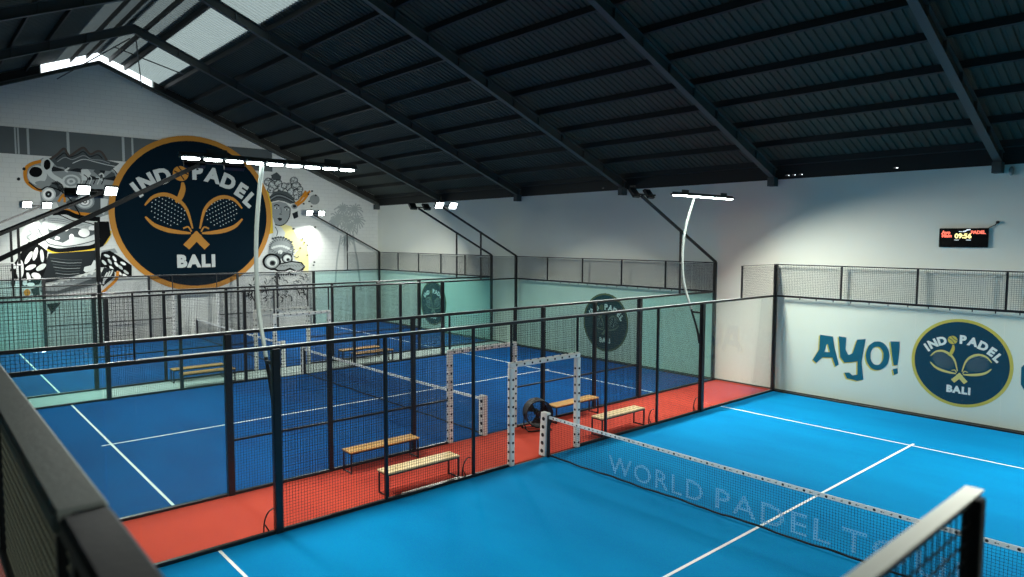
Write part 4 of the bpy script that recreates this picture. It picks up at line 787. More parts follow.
def side_fence(x, label, thick=.05, mid=False, glassm='green_glass', braces=None, cap=None, ym=10, lean=None):
    t = thing('court_side_fence', label, 'fence', (x, 0, 0), 'long side fences of the padel courts')
    def post(y, z1, w):
        mb = MB(); mb.cbox((x-w/2, y-w/2, 0), (x+w/2, y+w/2, z1), .006); P(mb, 'post', 'steel', t)
    for y in (-10, 10): post(y, 4.0, .10)
    for y in (-6, 6): post(y, 3.0, .12)
    for y in (-4, -2, 2, 4): post(y, 3.0, .06 if not mid else .09)
    mb = MB(); mb.cbox((x-.03, -9.95, 2.98), (x+.03, 9.95, 3.04), .008); P(mb, 'top_rail', 'steel', t)
    mb = MB(); mb.cbox((x-.022, -7.96, 3.04), (x+.022, 7.96, 3.046), .002); P(mb, 'rail_highlight', 'pale_edge', t, label='pale painted highlight along the top of the rail')  # thin pale strip painting the highlight on the rail top
    for s in (-1, 1):
        mb = MB(); pw = .012 if (not mid and s < 0 and not cap) else .025; mb.cbox((x-pw, s*8-pw, 3.04), (x+pw, s*8+pw, 3.975), .004); P(mb, 'upper_post', 'steel', t)
        y0, y1 = (-9.95, -7.96) if s < 0 else (7.96, 9.95)
        c = cap if s < 0 else None
        wd = .03 if c else .02
        mb = MB(); mb.cbox((x-(.036 if c else wd), y0, 3.96 if c else 3.975), (x+(.006 if c else wd), y1, 3.98 if c else 3.99), .004); P(mb, 'upper_rail', 'steel', t)
        if c:
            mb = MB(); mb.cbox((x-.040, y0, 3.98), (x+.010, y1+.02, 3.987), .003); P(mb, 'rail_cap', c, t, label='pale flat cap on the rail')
        wire_panel('y', x, y0, y1, 3.04, 3.955, t)
        for (a, b_) in ((-10, -8), (-8, -6)) if s < 0 else ((6, 8), (8, 10)):
            mb = MB(); e = .01
            a2 = a+(.055 if a in (-10,) else .065 if a == 6 else e); b2 = b_-(.065 if b_ == -6 else .055 if b_ == 10 else e)
            mb.box((x-.006, a2, .06), (x+.006, b2, 2.975)); P(mb, 'glass_pane', glassm, t)
    mb = MB()
    for a, b_ in ((-9.95, -6.06), (-5.94, -1.08), (1.08, 5.94), (6.06, 9.95)): mb.cbox((x-.04, a, 0), (x+.04, b_, .055), .008)
    P(mb, 'bottom_rail', 'steel', t)
    for a, b_ in ((-6, -4), (-4, -2), (-2, -1), (1, 2), (2, 4), (4, 6)):
        wire_panel('y', x, a+.04, b_-.04 if b_ != -1 else b_-.08, .055, 2.98, t)
        if mid:
            mb = MB(); mb.cbox((x-.02, a+.05, 1.0), (x+.02, b_-.05, 1.04), .004); P(mb, 'mid_rail', 'steel', t)
    wire_panel('y', x, -1, 1, 2.22, 2.98, t)
    for y in (-1, 1): dotted_leg(x, y, 0, 2.08, t, 1)
    for y in (-1, 1):
        mb = MB(); mb.cbox((x-.02, y-.02, 2.2), (x+.02, y+.02, 2.98), .004); P(mb, 'gate_jamb', 'steel', t)
    mb = MB(); mb.cbox((x-.055, -1.06, 2.08), (x+.055, 1.06, 2.185), .02)
    o = P(mb, 'gate_header_padding', 'padding', t, label='white foam padding over the gate header')
    d = MB()
    for k in range(9):
        y = -.9+k*.225; d.cyl((x+.058, y, 2.132), (1, 0, 0), .022, .012, 10); d.cyl((x-.058, y, 2.132), (1, 0, 0), .022, .012, 10); d.cyl((x, y, 2.188), (0, 0, 1), .022, .012, 10)
    P(d, 'eyelet_row', 'dot', o)
    for y in (braces or ()):
        mb = MB(); pts = []
        for k in range(9):
            a = PI/2*k/8; pts.append((x-.09, y-.04-.17*math.sin(a), .38*math.cos(a)**.7 if k < 8 else 0))
        mb.tube(pts, .013, 6); mb.tube([(x-.09, y-.12, .02), (x-.09, y-.19, .15)], .011, 6); mb.tube([(x-.09, y-.27, .012), (x-.09, y-.02, .012)], .012, 6)
        mb.tube([(x-.09, y-.04, .38), (x-.05, y-.04, .38)], .012, 6)
        P(mb, 'hoop_bracket', 'steel', t)
    return t

def end_fence(x0, y, label, glassm, bay=2.0, rail='steel', wide=.06):
    s = 1 if y > 0 else -1
    t = thing('court_end_fence', label, 'fence', (x0+5, y, 0), 'end fences of the padel courts')
    for k in range(1, 5):
        mb = MB(); xx = x0+bay*k; mb.cbox((xx-.025, y-.025, 3.04), (xx+.025, y+.025, 3.97), .005); P(mb, 'upper_post', 'steel', t)
    for k in range(5):
        a, b_ = x0+2*k, x0+2*k+2
        mb = MB(); mb.box((a+(.06 if k == 0 else .008), y-.006, .04), (b_-(.06 if k == 4 else .008), y+.006, 2.975)); P(mb, 'glass_pane', glassm, t)
        wire_panel('x', y, a+.05, b_-.05 if k == 4 else b_, 3.04, 3.97 if wide < .08 else 3.93, t, th=.0045 if wide < .08 else .012, m='wire' if wide < .08 else 'highlit_wire')
    mb = MB(); mb.cbox((x0+.055, y-.03, 2.98), (x0+9.945, y+.03, 3.04), .008); P(mb, 'middle_rail', 'steel', t)
    mb = MB(); mb.cbox((x0+.055, y-.03, 0), (x0+9.945, y+.03, .04), .006); P(mb, 'bottom_rail', 'steel', t)
    if wide < .08:
        mb = MB(); mb.cbox((x0+.055, y-.015, 3.97), (x0+9.945, y+.015, 4.0), .005); P(mb, 'top_rail', 'steel', t)
        d = MB()                               # small clamps along the middle rail
        for k in range(20): d.box((x0+.3+.5*k-.012, y-.04, 2.93), (x0+.3+.5*k+.012, y-.028, 2.985))
        P(d, 'clamp_row', 'steel', t)
    else:
        mb = MB(); mb.cbox((x0+.055, y-.085, 3.93), (8.425, y+.05, 4.0), .012); P(mb, 'top_rail', 'lamplit', t, label='rail with painted-on grey sheen')
        mb = MB(); mb.cbox((8.445, y-.075, 3.93), (x0+9.945, y+.05, 3.995), .012); P(mb, 'top_rail', 'steel', t)
        mb = MB(); mb.cbox((8.39, y-.045, 3.04), (8.47, y+.045, 3.99), .008); P(mb, 'upper_post', 'steel', t)
    return t

def court(x0, which, turf):
    t = thing('court_turf', {'A': 'bright blue padel court turf nearest the camera, with the lettered net', 'B': 'blue padel court turf of the middle court behind the red walkway',
              'C': 'blue padel court turf of the farthest court beside the muralled gable wall'}[which], 'court surface', (x0+5, 0, 0))
    mb = MB(); mb.box((x0+.045, -9.95, -.02), (x0+9.955, 9.96, 0)); P(mb, 'turf', turf, t)
    for s in (-1, 1):
        mb = MB(); mb.box((x0+.045, s*6.95-.025, 0), (x0+9.955, s*6.95+.025, .004)); P(mb, 'service_line', 'line', t)
    mb = MB(); mb.box((x0+4.975, -7.15, .0), (x0+5.025, 7.15, .0042)); P(mb, 'centre_line', 'line', t)

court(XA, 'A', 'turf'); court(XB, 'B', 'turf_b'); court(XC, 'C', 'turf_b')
mb = MB(); mb.box((XB+10.045, -10.0, -.02), (XA-.045, YW-.03, .002)); tag(mb.build('red_walkway', 'red'), 'orange red turf walkway strip between the nearest and the middle court', 'walkway')
mb = MB(); mb.box((XC+10.045, -10.0, -.02), (XB-.045, YW-.03, .002)); tag(mb.build('pale_walkway', 'pale_floor'), 'pale grey walkway strip between the middle and the farthest court', 'walkway')

side_fence(XA, 'left side fence of the nearest court, facing the red walkway, carrying two lamp masts', glassm='glass', braces=(-6, -2, 4, 6))
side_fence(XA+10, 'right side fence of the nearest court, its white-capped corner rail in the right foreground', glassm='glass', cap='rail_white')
side_fence(XB+10, 'right side fence of the middle court, along the far edge of the red walkway', mid=True)
side_fence(XB, 'left side fence of the middle court, along the pale walkway', mid=True)
side_fence(XC+10, 'right side fence of the farthest court, along the pale walkway', mid=True)
side_fence(XC, 'left side fence of the farthest court, right in front of the muralled gable wall', mid=True)
end_fence(XA, 10, 'glass and mesh end fence of the nearest court in front of the AYO! wall', 'glass')
end_fence(XA, -10, 'near end fence of the nearest court, its rail with painted-on grey sheen in the left foreground', 'glass', wide=.10)
end_fence(XB, 10, 'glass and mesh end fence of the middle court in front of the back wall', 'green_glass')
end_fence(XC, 10, 'glass and mesh end fence of the farthest court in the back left corner', 'green_glass')

# ------------------------------------------------------------------ text helper
def text_mesh(s, size, bold=.02, depth=.003, space=1.0):
    c = bpy.data.curves.new('txt', 'FONT'); c.body = s; c.size = size; c.align_x = 'CENTER'; c.align_y = 'CENTER'
    c.offset = bold; c.extrude = depth/2; c.resolution_u = 3; c.space_character = space
    o = bpy.data.objects.new('txt', c); COL.objects.link(o)
    dg = bpy.context.evaluated_depsgraph_get(); dg.update()
    me = bpy.data.meshes.new_from_object(o.evaluated_get(dg))
    vs = [v.co.copy() for v in me.vertices]; fs = [tuple(p.vertices) for p in me.polygons]
    bpy.data.objects.remove(o); bpy.data.curves.remove(c); bpy.data.meshes.remove(me)
    return vs, fs
def put_text(mb, s, size, fn, u=0, v=0, rot=0, bold=.02, d0=0, sx=1, space=1.0):
    vs, fs = text_mesh(s, size, bold, .003, space)
    ca, sa = math.cos(rot), math.sin(rot)
    mb.add([fn(u+(p.x*sx)*ca-p.y*sa, v+(p.x*sx)*sa+p.y*ca, d0+.0015+p.z) for p in vs], fs)

# ------------------------------------------------------------------ nets
def net(x0, label, word, lean):
    t = thing('padel_net', label, 'net', (x0+5, 0, 0), 'padel nets across the courts')
    zt = lambda u: .88-.03*math.sin(PI*u/10)
    mb = MB(); h = .0016; n = 222
    for i in range(1, n):
        u = 10*i/n; x = x0+u; z = zt(u)-.02; zb = .02+.025*abs(math.sin(u*1.3))
        mb.add([(x-h, -h, zb), (x+h, -h, zb), (x+h, h, zb), (x-h, h, zb), (x-h, -h, z), (x+h, -h, z), (x+h, h, z), (x-h, h, z)], [(0, 1, 5, 4), (1, 2, 6, 5), (2, 3, 7, 6), (3, 0, 4, 7)])
    for k in range(1, 19):
        pts = [(x0+10*i/40, 0, .02+(zt(10*i/40)-.02)*k/19) for i in range(41)]
        pts[0] = (x0+.08,)+pts[0][1:]; pts[-1] = (x0+9.92,)+pts[-1][1:]
        mb.tube(pts, .0022, 3, False)
    P(mb, 'net_mesh', 'net', t)
    mb = MB()
    N = 40
    for i in range(N):
        a, b_ = 10*i/N, 10*(i+1)/N
        a = max(a, .07); b_ = min(b_, 9.93)
        za, zb = zt(a), zt(b_)
        mb.add([(x0+a, -.008, za-.03), (x0+a, .008, za-.03), (x0+b_, .008, zb-.03), (x0+b_, -.008, zb-.03), (x0+a, -.008, za+.035), (x0+a, .008, za+.035), (x0+b_, .008, zb+.035), (x0+b_, -.008, zb+.035)],
               [(0, 1, 2, 3), (7, 6, 5, 4), (0, 3, 7, 4), (1, 5, 6, 2), (0, 4, 5, 1), (3, 2, 6, 7)])
    tape = P(mb, 'top_tape', 'letter', t)
    d = MB(); k = 0; u = .25
    while u < 9.8:
        z = zt(u)
        if k % 3 == 0: d.cyl((x0+u, 0, z), (0, 1, 0), .021, .0185, 10)
        elif k % 3 == 1: d.box((x0+u-.03, -.0092, z-.008), (x0+u-.008, .0092, z+.008)); d.box((x0+u+.0, -.0092, z-.004), (x0+u+.02, .0092, z+.004))
        else: d.box((x0+u-.02, -.0092, z-.010), (x0+u+.012, .0092, z-.001)); d.box((x0+u-.004, -.0092, z+.002), (x0+u+.014, .0092, z+.011))
        u += .115; k += 1
    P(d, 'printed_marks', 'dot', tape)
    mb = MB(); mb.tube([(x0+.08+9.84*i/60, 0, .035+.008*math.sin(i*.7)+.005*math.sin(i*1.9)) for i in range(61)], .018, 6); P(mb, 'bottom_cord', 'black', t)
    if word:
        mb = MB()
        for wd_, ua, ub in (('WORLD', 1.82, 3.97), ('PADEL', 4.23, 6.2), ('TOUR', 6.36, 8.2)):
            vs_, fs_ = text_mesh(wd_, .50, .002, .003, 1.15); xa = min(p.x for p in vs_); xb = max(p.x for p in vs_)
            mb.add([(x0+ua+(p.x-xa)/(xb-xa)*(ub-ua), -.006-p.z, .27+p.y) for p in vs_], fs_)
        P(mb, 'lettering', 'net_word', t, label='pale letters printed on the net')
    for s in (0, 1):
        xx = x0 if s == 0 else x0+10; sg = 1 if s == 0 else -1
        mb = MB(); a = .10; z1 = .98
        lean_x = lean*sg; lo = [(-a, -.06), (a, -.06), (a, .06), (-a, .06)]
        vs = [(xx+p[0]-lean_x, p[1], .0) for p in lo]+[(xx+p[0]+lean_x*.3, p[1], z1) for p in lo]
        mb.add(vs, [(3, 2, 1, 0), (4, 5, 6, 7), (0, 1, 5, 4), (1, 2, 6, 5), (2, 3, 7, 6), (3, 0, 4, 7)])
        o = P(mb, 'net_post', 'padding', t, label='white padded post with black eyelets')
        bv = o.modifiers.new('bevel', 'BEVEL'); bv.width = .02; bv.segments = 2
        d = MB()
        for k in range(5):
            z = .12+.18*k; ox = -lean_x+lean_x*1.3*z/z1
            d.cyl((xx+ox, -.062, z), (0, 1, 0), .042, .012, 14); d.cyl((xx+ox, .062, z), (0, 1, 0), .042, .012, 14)
        P(d, 'eyelet_row', 'dot', o)
        mb = MB(); q = xx+(a+.008)*sg; mb.cbox((q-.008, -.045, .0), (q+.008, .045, .93), .004); P(mb, 'winder_plate', 'black', o)
net(XA, 'black net of the nearest court lettered WORLD PADEL TOUR under white tape', True, .05)
net(XB, 'black net with white tape across the middle court', False, .0)
net(XC, 'black net with white tape across the farthest court', False, .0)

# ------------------------------------------------------------------ wall graphics
def arc_pts(pts, n=6):            # Catmull-Rom
    out = []; p = [pts[0]]+list(pts)+[pts[-1]]
    for i in range(1, len(p)-2):
        for k in range(n):
            t = k/n; a, b, c, d = p[i-1], p[i], p[i+1], p[i+2]
            out.append(tuple(.5*((2*b[j])+(-a[j]+c[j])*t+(2*a[j]-5*b[j]+4*c[j]-d[j])*t*t+(-a[j]+3*b[j]-3*c[j]+d[j])*t**3) for j in (0, 1)))
    out.append(tuple(pts[-1])); return out
def stroke(mb, pts, w, fn, t, taper=False):
    pts = arc_pts(pts) if len(pts) > 2 else [tuple(p) for p in pts]
    n = len(pts); L = []; R_ = []
    for i in range(n):
        a = pts[max(0, i-1)]; b = pts[min(n-1, i+1)]
        dx, dy = b[0]-a[0], b[1]-a[1]; l = math.hypot(dx, dy) or 1; nx, ny = -dy/l, dx/l
        ww = w/2*(math.sin(PI*(.12+.76*i/(n-1))) if taper else 1)
        L.append((pts[i][0]+nx*ww, pts[i][1]+ny*ww)); R_.append((pts[i][0]-nx*ww, pts[i][1]-ny*ww))
    vs = [fn(u, v, t) for u, v in L]+[fn(u, v, t) for u, v in R_]
    mb.add(vs, [(i, n+i, n+i+1, i+1) for i in range(n-1)])
def circ(r, n=64, cx=0, cy=0): return [(cx+r*math.cos(2*PI*i/n), cy+r*math.sin(2*PI*i/n)) for i in range(n)]

def logo(name, label, R, fn, disc, ring, racket, letter, cat='wall logo'):
    F = lambda u, v, d: fn(u*R, v*R, d)
    loc = fn(0, 0, 0)
    t = thing(name, label, cat, loc, 'round club logos painted on the walls')
    mb = MB(); mb.prism(circ(.945), F, .004); P(mb, 'disc', disc, t)
    mb = MB(); mb.ring(circ(1.0), circ(.935), F, .006); P(mb, 'rim', ring, t)
    for txt, lst in (('IND', ((-.68, .27, 36), (-.56, .37, 29), (-.38, .455, 19))), ('PADEL', ((.03, .53, 0), (.225, .50, -10), (.42, .43, -21), (.585, .325, -32), (.70, .205, -42)))):
        for ch, (u, v, r) in zip(txt, lst):
            mb = MB(); put_text(mb, ch, .25, lambda a, b, d: F(a, b, d), u, v, math.radians(r), .014, .008); P(mb, 'letter', letter, t)
    for ch, u in (('B', -.19), ('A', -.04), ('L', .105), ('I', .205)):
        mb = MB(); put_text(mb, ch, .21, lambda a, b, d: F(a, b, d), u, -.62, 0, .013, .008); P(mb, 'letter', letter, t)
    ball = ring if racket != 'gold' else 'gold'
    mb = MB(); mb.prism(circ(.095, 24, -.17, .51), F, .009); o = P(mb, 'ball', ball, t)
    b2 = MB(); stroke(b2, [(-.25, .54), (-.18, .5), (-.13, .43)], .014, F, .012); stroke(b2, [(-.2, .6), (-.15, .54), (-.08, .5)], .014, F, .012)
    P(b2, 'seam', disc, o)
    b2 = MB(); stroke(b2, [(-.15, .40), (-.15, .31), (-.19, .20), (-.24, .14)], .07, F, .0115, True); P(b2, 'trail', ball, o)
    for s in (-1, 1):
        q = lambda L: [(s*-x, y) for x, y in L]
        mb = MB()
        stroke(mb, q([(-.60, .09), (-.50, .20), (-.36, .235), (-.22, .18), (-.11, .05), (-.045, -.19)]), .05, F, .009, True)
        stroke(mb, q([(-.60, -.05), (-.50, -.15), (-.36, -.21), (-.2, -.24), (-.07, -.25)]), .055, F, .009, True)
        stroke(mb, q([(-.16, -.19), (-.1, -.17), (-.06, -.23)]), .02, F, .009)
        o = P(mb, 'racket', racket, t)
        mb = MB(); stroke(mb, q([(.03, -.25), (-.05, -.345), (-.13, -.43)]), .095, F, .010+.001*s); P(mb, 'grip', racket, o)
        mb = MB(); ca, sa = math.cos(math.radians(-28*s)), math.sin(math.radians(-28*s))
        for i in range(-5, 6):
            for j in range(-3, 4):
                a, b = i*.042+(.021 if j % 2 else 0), j*.05
                if (a/.24)**2+(b/.17)**2 > 1: continue
                u = -s*-0+(-.33 if s == 1 else .33)+a*ca-b*sa; v = .03+a*sa+b*ca
                mb.prism([(u-.0085, v), (u, v-.0085), (u+.0085, v), (u, v+.0085)], F, .007)
        P(mb, 'string_dots', letter, o)
    return t
wy = YW
logo('club_logo', 'round teal club logo with bright yellow rim beside the AYO! lettering', 1.155, lambda u, v, d: (5.03+u, wy-.002-d, 1.55+v), 'cyan', 'ring', 'racket', 'letter')
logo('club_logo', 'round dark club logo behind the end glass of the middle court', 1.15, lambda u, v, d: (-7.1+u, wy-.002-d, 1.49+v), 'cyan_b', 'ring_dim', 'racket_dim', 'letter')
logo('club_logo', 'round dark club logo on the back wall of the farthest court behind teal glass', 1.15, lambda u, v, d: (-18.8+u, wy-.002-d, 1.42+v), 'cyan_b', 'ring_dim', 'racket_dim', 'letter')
logo('club_logo', 'huge round navy and gold INDOPADEL BALI logo high on the gable wall', 3.68, lambda u, v, d: (XG+.035+d*1.0, .25+u, 5.9+v), 'navy', 'gold', 'gold', 'p_pale')

AYO = json.loads(AYO_DATA)
t = thing('wall_lettering', 'teal brush lettering AYO! with yellow edge on the back wall', 'wall lettering', (2.45, wy-.002, 1.4))
names = dict(A='letter', Y='letter', O='letter', E='exclamation_mark', D='exclamation_dot')
for k, rings in AYO.items():
    for (m, off, d0) in (('ring', (-.035, -.03), .001), ('ayo', (0, 0), .005)):
        FN = lambda u, v, d, off=off, d0=d0: (u+off[0], wy-.002-d0-d, v+off[1])
        mb = MB()
        if k == 'O': mb.ring(rings[0], rings[1], FN, .003)
        elif k == 'A':
            o = rings[0]; i_ = rings[1]
            # glyph split into stem polygons so the counter stays open
            mb.prism([o[0], o[1], o[2], (1.62, 1.68), i_[1], i_[0], (1.44, 1.23), o[7], o[8], o[9]], FN, .003)
            mb.prism([(1.62, 1.68), o[2], o[3], o[4], o[5], i_[3], i_[2]], FN, .003)
            mb.prism([i_[0], i_[3], o[5], (1.44, 1.23)], FN, .003)
        else: mb.prism(rings[0], FN, .003)
        P(mb, names[k] if m == 'ayo' else 'yellow_edge', m, t)
# start of the next painted word, cut by the picture edge
mb = MB(); FN = lambda u, v, d: (u, wy-.003-d, v)
mb.prism([(6.34, 1.62), (6.44, 1.78), (6.62, 1.86), (6.62, 1.66), (6.52, 1.55), (6.5, 1.3), (6.62, 1.18), (6.62, .98), (6.44, 1.04), (6.35, 1.2)], FN, .003)
tag(mb.build('wall_lettering', 'ayo'), 'teal brush stroke starting right of the yellow-rimmed logo at the picture edge', 'wall lettering')

MUR = json.loads(MURAL_DATA)
INFO = {'L': ('mask_mural', 'black and white fanged guardian mask mural left of the huge logo', (-5, 5)),
        'R': ('dancer_mural', 'mural of a dancer with flower headdress above a mask, right of the huge logo', (4.4, 5)),
        'P': ('palm_mural', 'faint grey palm trees painted on the right of the gable wall', (7.5, 4.5))}
lay = 0
PK = list(PAINT)
for key in 'LRP':
    nm, lb, (cy, cz) = INFO[key]
    t = thing(nm, lb, 'mural', (XG+.002, cy, cz))
    cur = None; mb = None; mats = []
    def flush():
        if mb and mb.f: P(mb, cur, ['p_'+m for m in mats], t)
    seq = [s for s in MUR if s[0] == key]
    for i, (_, part, col, kind, co, wd) in enumerate(seq):
        if part != cur:
            flush(); cur = part; mb = MB(); mats = []
        if col not in mats: mats.append(col)
        mb.cur = mats.index(col)
        pts = [(co[j]/100, co[j+1]/100) for j in range(0, len(co), 2)]
        # the paint sits in thin coats, each later coat 0.12 mm further out
        d = (.004 if key != 'P' else .003)+.00012*i
        if key != 'P' and part == 'crest': d += .042
        F = lambda u, v, dd: (XG+dd, u, v)
        if kind == 'p': mb.add([F(u, v, d) for u, v in pts], [tuple(range(len(pts)))])
        else: stroke(mb, pts, wd, F, d)
    flush()

# scoreboard
t = thing('scoreboard', 'black LED scoreboard showing 09:56 high on the back wall', 'scoreboard', (4.97, wy, 4.82))
mb = MB(); mb.cbox((4.42, wy-.07, 4.57), (5.52, wy-.001, 5.06), .01); P(mb, 'case', 'screen', t)
FS = lambda u, v, d: (4.97+u, wy-.0705-d, 4.82+v)
for txt, u, v, sz, m in (('Ayo', -.39, .13, .12, 'led_red'), ('Main', -.37, .045, .12, 'led_red'), ('PADEL', .33, .13, .11, 'led_red'), ('09:56', 0.0, .035, .17, 'led_yel')):
    mb = MB(); put_text(mb, txt, sz, FS, u, v, 0, .006); P(mb, 'display_text', m, t)
mb = MB(); stroke(mb, [(0, .155), (.05, .165), (.09, .195), (.16, .205)], .03, FS, .002); stroke(mb, [(-.1, .155), (-.01, .15)], .014, FS, .002)
mb.box((4.97-.19, wy-.0725, 4.82-.07), (4.97-.09, wy-.0705, 4.82-.055)); mb.box((4.97+.07, wy-.0725, 4.82-.07), (4.97+.18, wy-.0705, 4.82-.055)); P(mb, 'display_marks', 'led_wht', t)
mb = MB(); mb.tube([(5.5, wy-.03, 5.05), (5.56, wy-.04, 5.09), (5.64, wy-.03, 5.13), (5.69, wy-.02, 5.19)], .012, 6); mb.cyl((5.7, wy-.04, 5.2), (0, 1, 0), .035, .06, 12); P(mb, 'cable', 'black', t)

# small wall sensor by the rafter
t = thing('wall_sensor', 'small white bulb-shaped sensor under the roof by the right rafter', 'sensor', (5.93, wy, 6.45))
mb = MB(); mb.tube([(5.93, wy-.06, 6.34), (5.93, wy-.06, 6.38), (5.93, wy-.06, 6.5), (5.93, wy-.06, 6.56)], [.02, .05, .055, .02], 10); P(mb, 'body', 'white_steel', t, True)
mb = MB(); mb.box((5.91, wy-.05, 6.44), (5.95, wy-.001, 6.48)); P(mb, 'bracket', 'grey_steel', t)

# ------------------------------------------------------------------ benches
def bench(x, y, label, woodm, rod=False):
    t = thing('bench', label, 'bench', (x, y, 0), 'slatted benches along the walkways', local=True)
    W, L, H = .36, 1.66, .46
    for k in range(2):
        mb = MB(); a = -W/2+k*.185; mb.cbox((a, -L/2, H-.03), (a+.175, L/2, H), .005); P(mb, 'seat_board', woodm, t)
    for s in (-1, 1):
        for q in (-1, 1):
            mb = MB(); cx, cy = q*(W/2-.02), s*(L/2-.03); mb.cbox((cx-.015, cy-.015, 0), (cx+.015, cy+.015, H-.06), .003); P(mb, 'leg', 'steel', t)
        mb = MB(); cy = s*(L/2-.03); mb.cbox((-W/2+.036, cy-.012, .01), (W/2-.036, cy+.012, .035), .003); P(mb, 'foot_bar', 'steel', t)
    mb = MB()
    for q in (-1, 1): mb.cbox((q*(W/2-.02)-.014, -L/2+.015, H-.06), (q*(W/2-.02)+.014, L/2-.015, H-.031), .003)
    for s in (-1, 1): mb.cbox((-W/2+.035, s*(L/2-.03)-.014, H-.06), (W/2-.035, s*(L/2-.03)+.014, H-.031), .003)
    P(mb, 'seat_frame', 'steel', t)
    return t
proto = bench(-.29, -3.08, 'pale pine bench against the near side of the red walkway, left of the gate', 'wood_pale')
bench(-.29, 2.84, 'pale pine bench against the near side of the red walkway, right of the gate', 'wood_pale')
B2 = bench(-1.86, -2.98, 'brown pine bench on the far side of the red walkway, left of the gate', 'wood')
for (x, y, lb) in ((-1.86, 2.86, 'brown pine bench on the far side of the red walkway, right of the black fan'),
                   (-12.5, -3.1, 'brown bench on the pale walkway, left of the gates, on the middle court side'),
                   (-13.5, -3.1, 'brown bench on the pale walkway, left of the gates, on the farthest court side'),
                   (-12.5, 2.95, 'brown bench on the pale walkway, right of the gates, on the middle court side'),
                   (-13.5, 2.95, 'brown bench on the pale walkway, right of the gates, on the farthest court side')):
    c = copy_tree(B2); c.location = (x, y, 0); c['label'] = lb

mb = MB(); mb.cbox((-.13, -3.6, .002), (-.075, -2.25, .03), .005); tag(mb.build('floor_batten', 'rail_white'), 'white batten lying on the red walkway under the near left bench', 'batten')
# ------------------------------------------------------------------ drum fan
t = thing('drum_fan', 'black drum fan standing on the red walkway by the middle court gate', 'fan', (-1.62, 1.32, 0), local=True, rz=math.radians(-26))
# local: the grille faces +x
mb = MB(); n = 36; R = .34; prof = [(-.2, R*.97), (-.2, R), (.15, R), (.17, R*1.02), (.17, R*.96), (-.18, R*.94)]
vs = []; fs = []
for i in range(n):
    a = 2*PI*i/n
    for px, pr in prof: vs.append((px, pr*math.cos(a), .43+pr*math.sin(a)))
k = len(prof)
for i in range(n):
    for j in range(k): fs.append((i*k+j, ((i+1) % n)*k+j, ((i+1) % n)*k+(j+1) % k, i*k+(j+1) % k))
mb.add(vs, fs); P(mb, 'drum', 'black', t, True)
for nm, px in (('front_grille', .155), ('rear_grille', -.185)):
    mb = MB()
    for r in (.08, .13, .18, .23, .28, .32):
        mb.tube([(px, r*math.cos(2*PI*i/28), .43+r*math.sin(2*PI*i/28)) for i in range(29)], .003, 4, False)
    for i in range(12):
        a = PI*2*i/12; mb.tube([(px, .06*math.cos(a), .43+.06*math.sin(a)), (px, .33*math.cos(a), .43+.33*math.sin(a))], .003, 4)
    mb.cyl((px, 0, .43), (1, 0, 0), .06, .012, 16); P(mb, nm, 'steel', t)
for i in range(3):
    a = 2*PI*i/3+.4; mb = MB()
    pts = []
    for r, sp in ((.05, .25), (.16, .38), (.29, .42)):
        for s in (-1, 1): pts.append((s*.035, r*math.cos(a+s*sp), .43+r*math.sin(a+s*sp)))
    mb.add(pts+[(p[0]+.004, p[1], p[2]) for p in pts], [(0, 1, 3, 2), (2, 3, 5, 4), (6, 8, 9, 7), (8, 10, 11, 9), (0, 6, 7, 1), (4, 5, 11, 10), (0, 2, 8, 6), (2, 4, 10, 8), (1, 7, 9, 3), (3, 9, 11, 5)]); P(mb, 'blade', 'black', t)
mb = MB(); mb.cyl((-.03, 0, .43), (1, 0, 0), .07, .15, 16); P(mb, 'motor', 'black', t)
mb = MB()
for s in (-1, 1):
    mb.tube([(-.2, s*.3, .03), (.2, s*.3, .03)], .016, 8); mb.tube([(0, s*.3, .03), (0, s*.36, .2), (0, s*.355, .43)], .016, 8)
mb.tube([(-.2, -.3, .03), (-.2, .3, .03)], .016, 8); mb.tube([(.2, -.3, .03), (.2, .3, .03)], .016, 8); P(mb, 'stand', 'black', t)
for s in (-1, 1):
    mb = MB(); mb.cyl((-.22, s*.34, .05), (0, 1, 0), .05, .03, 16); P(mb, 'wheel', 'black', t)

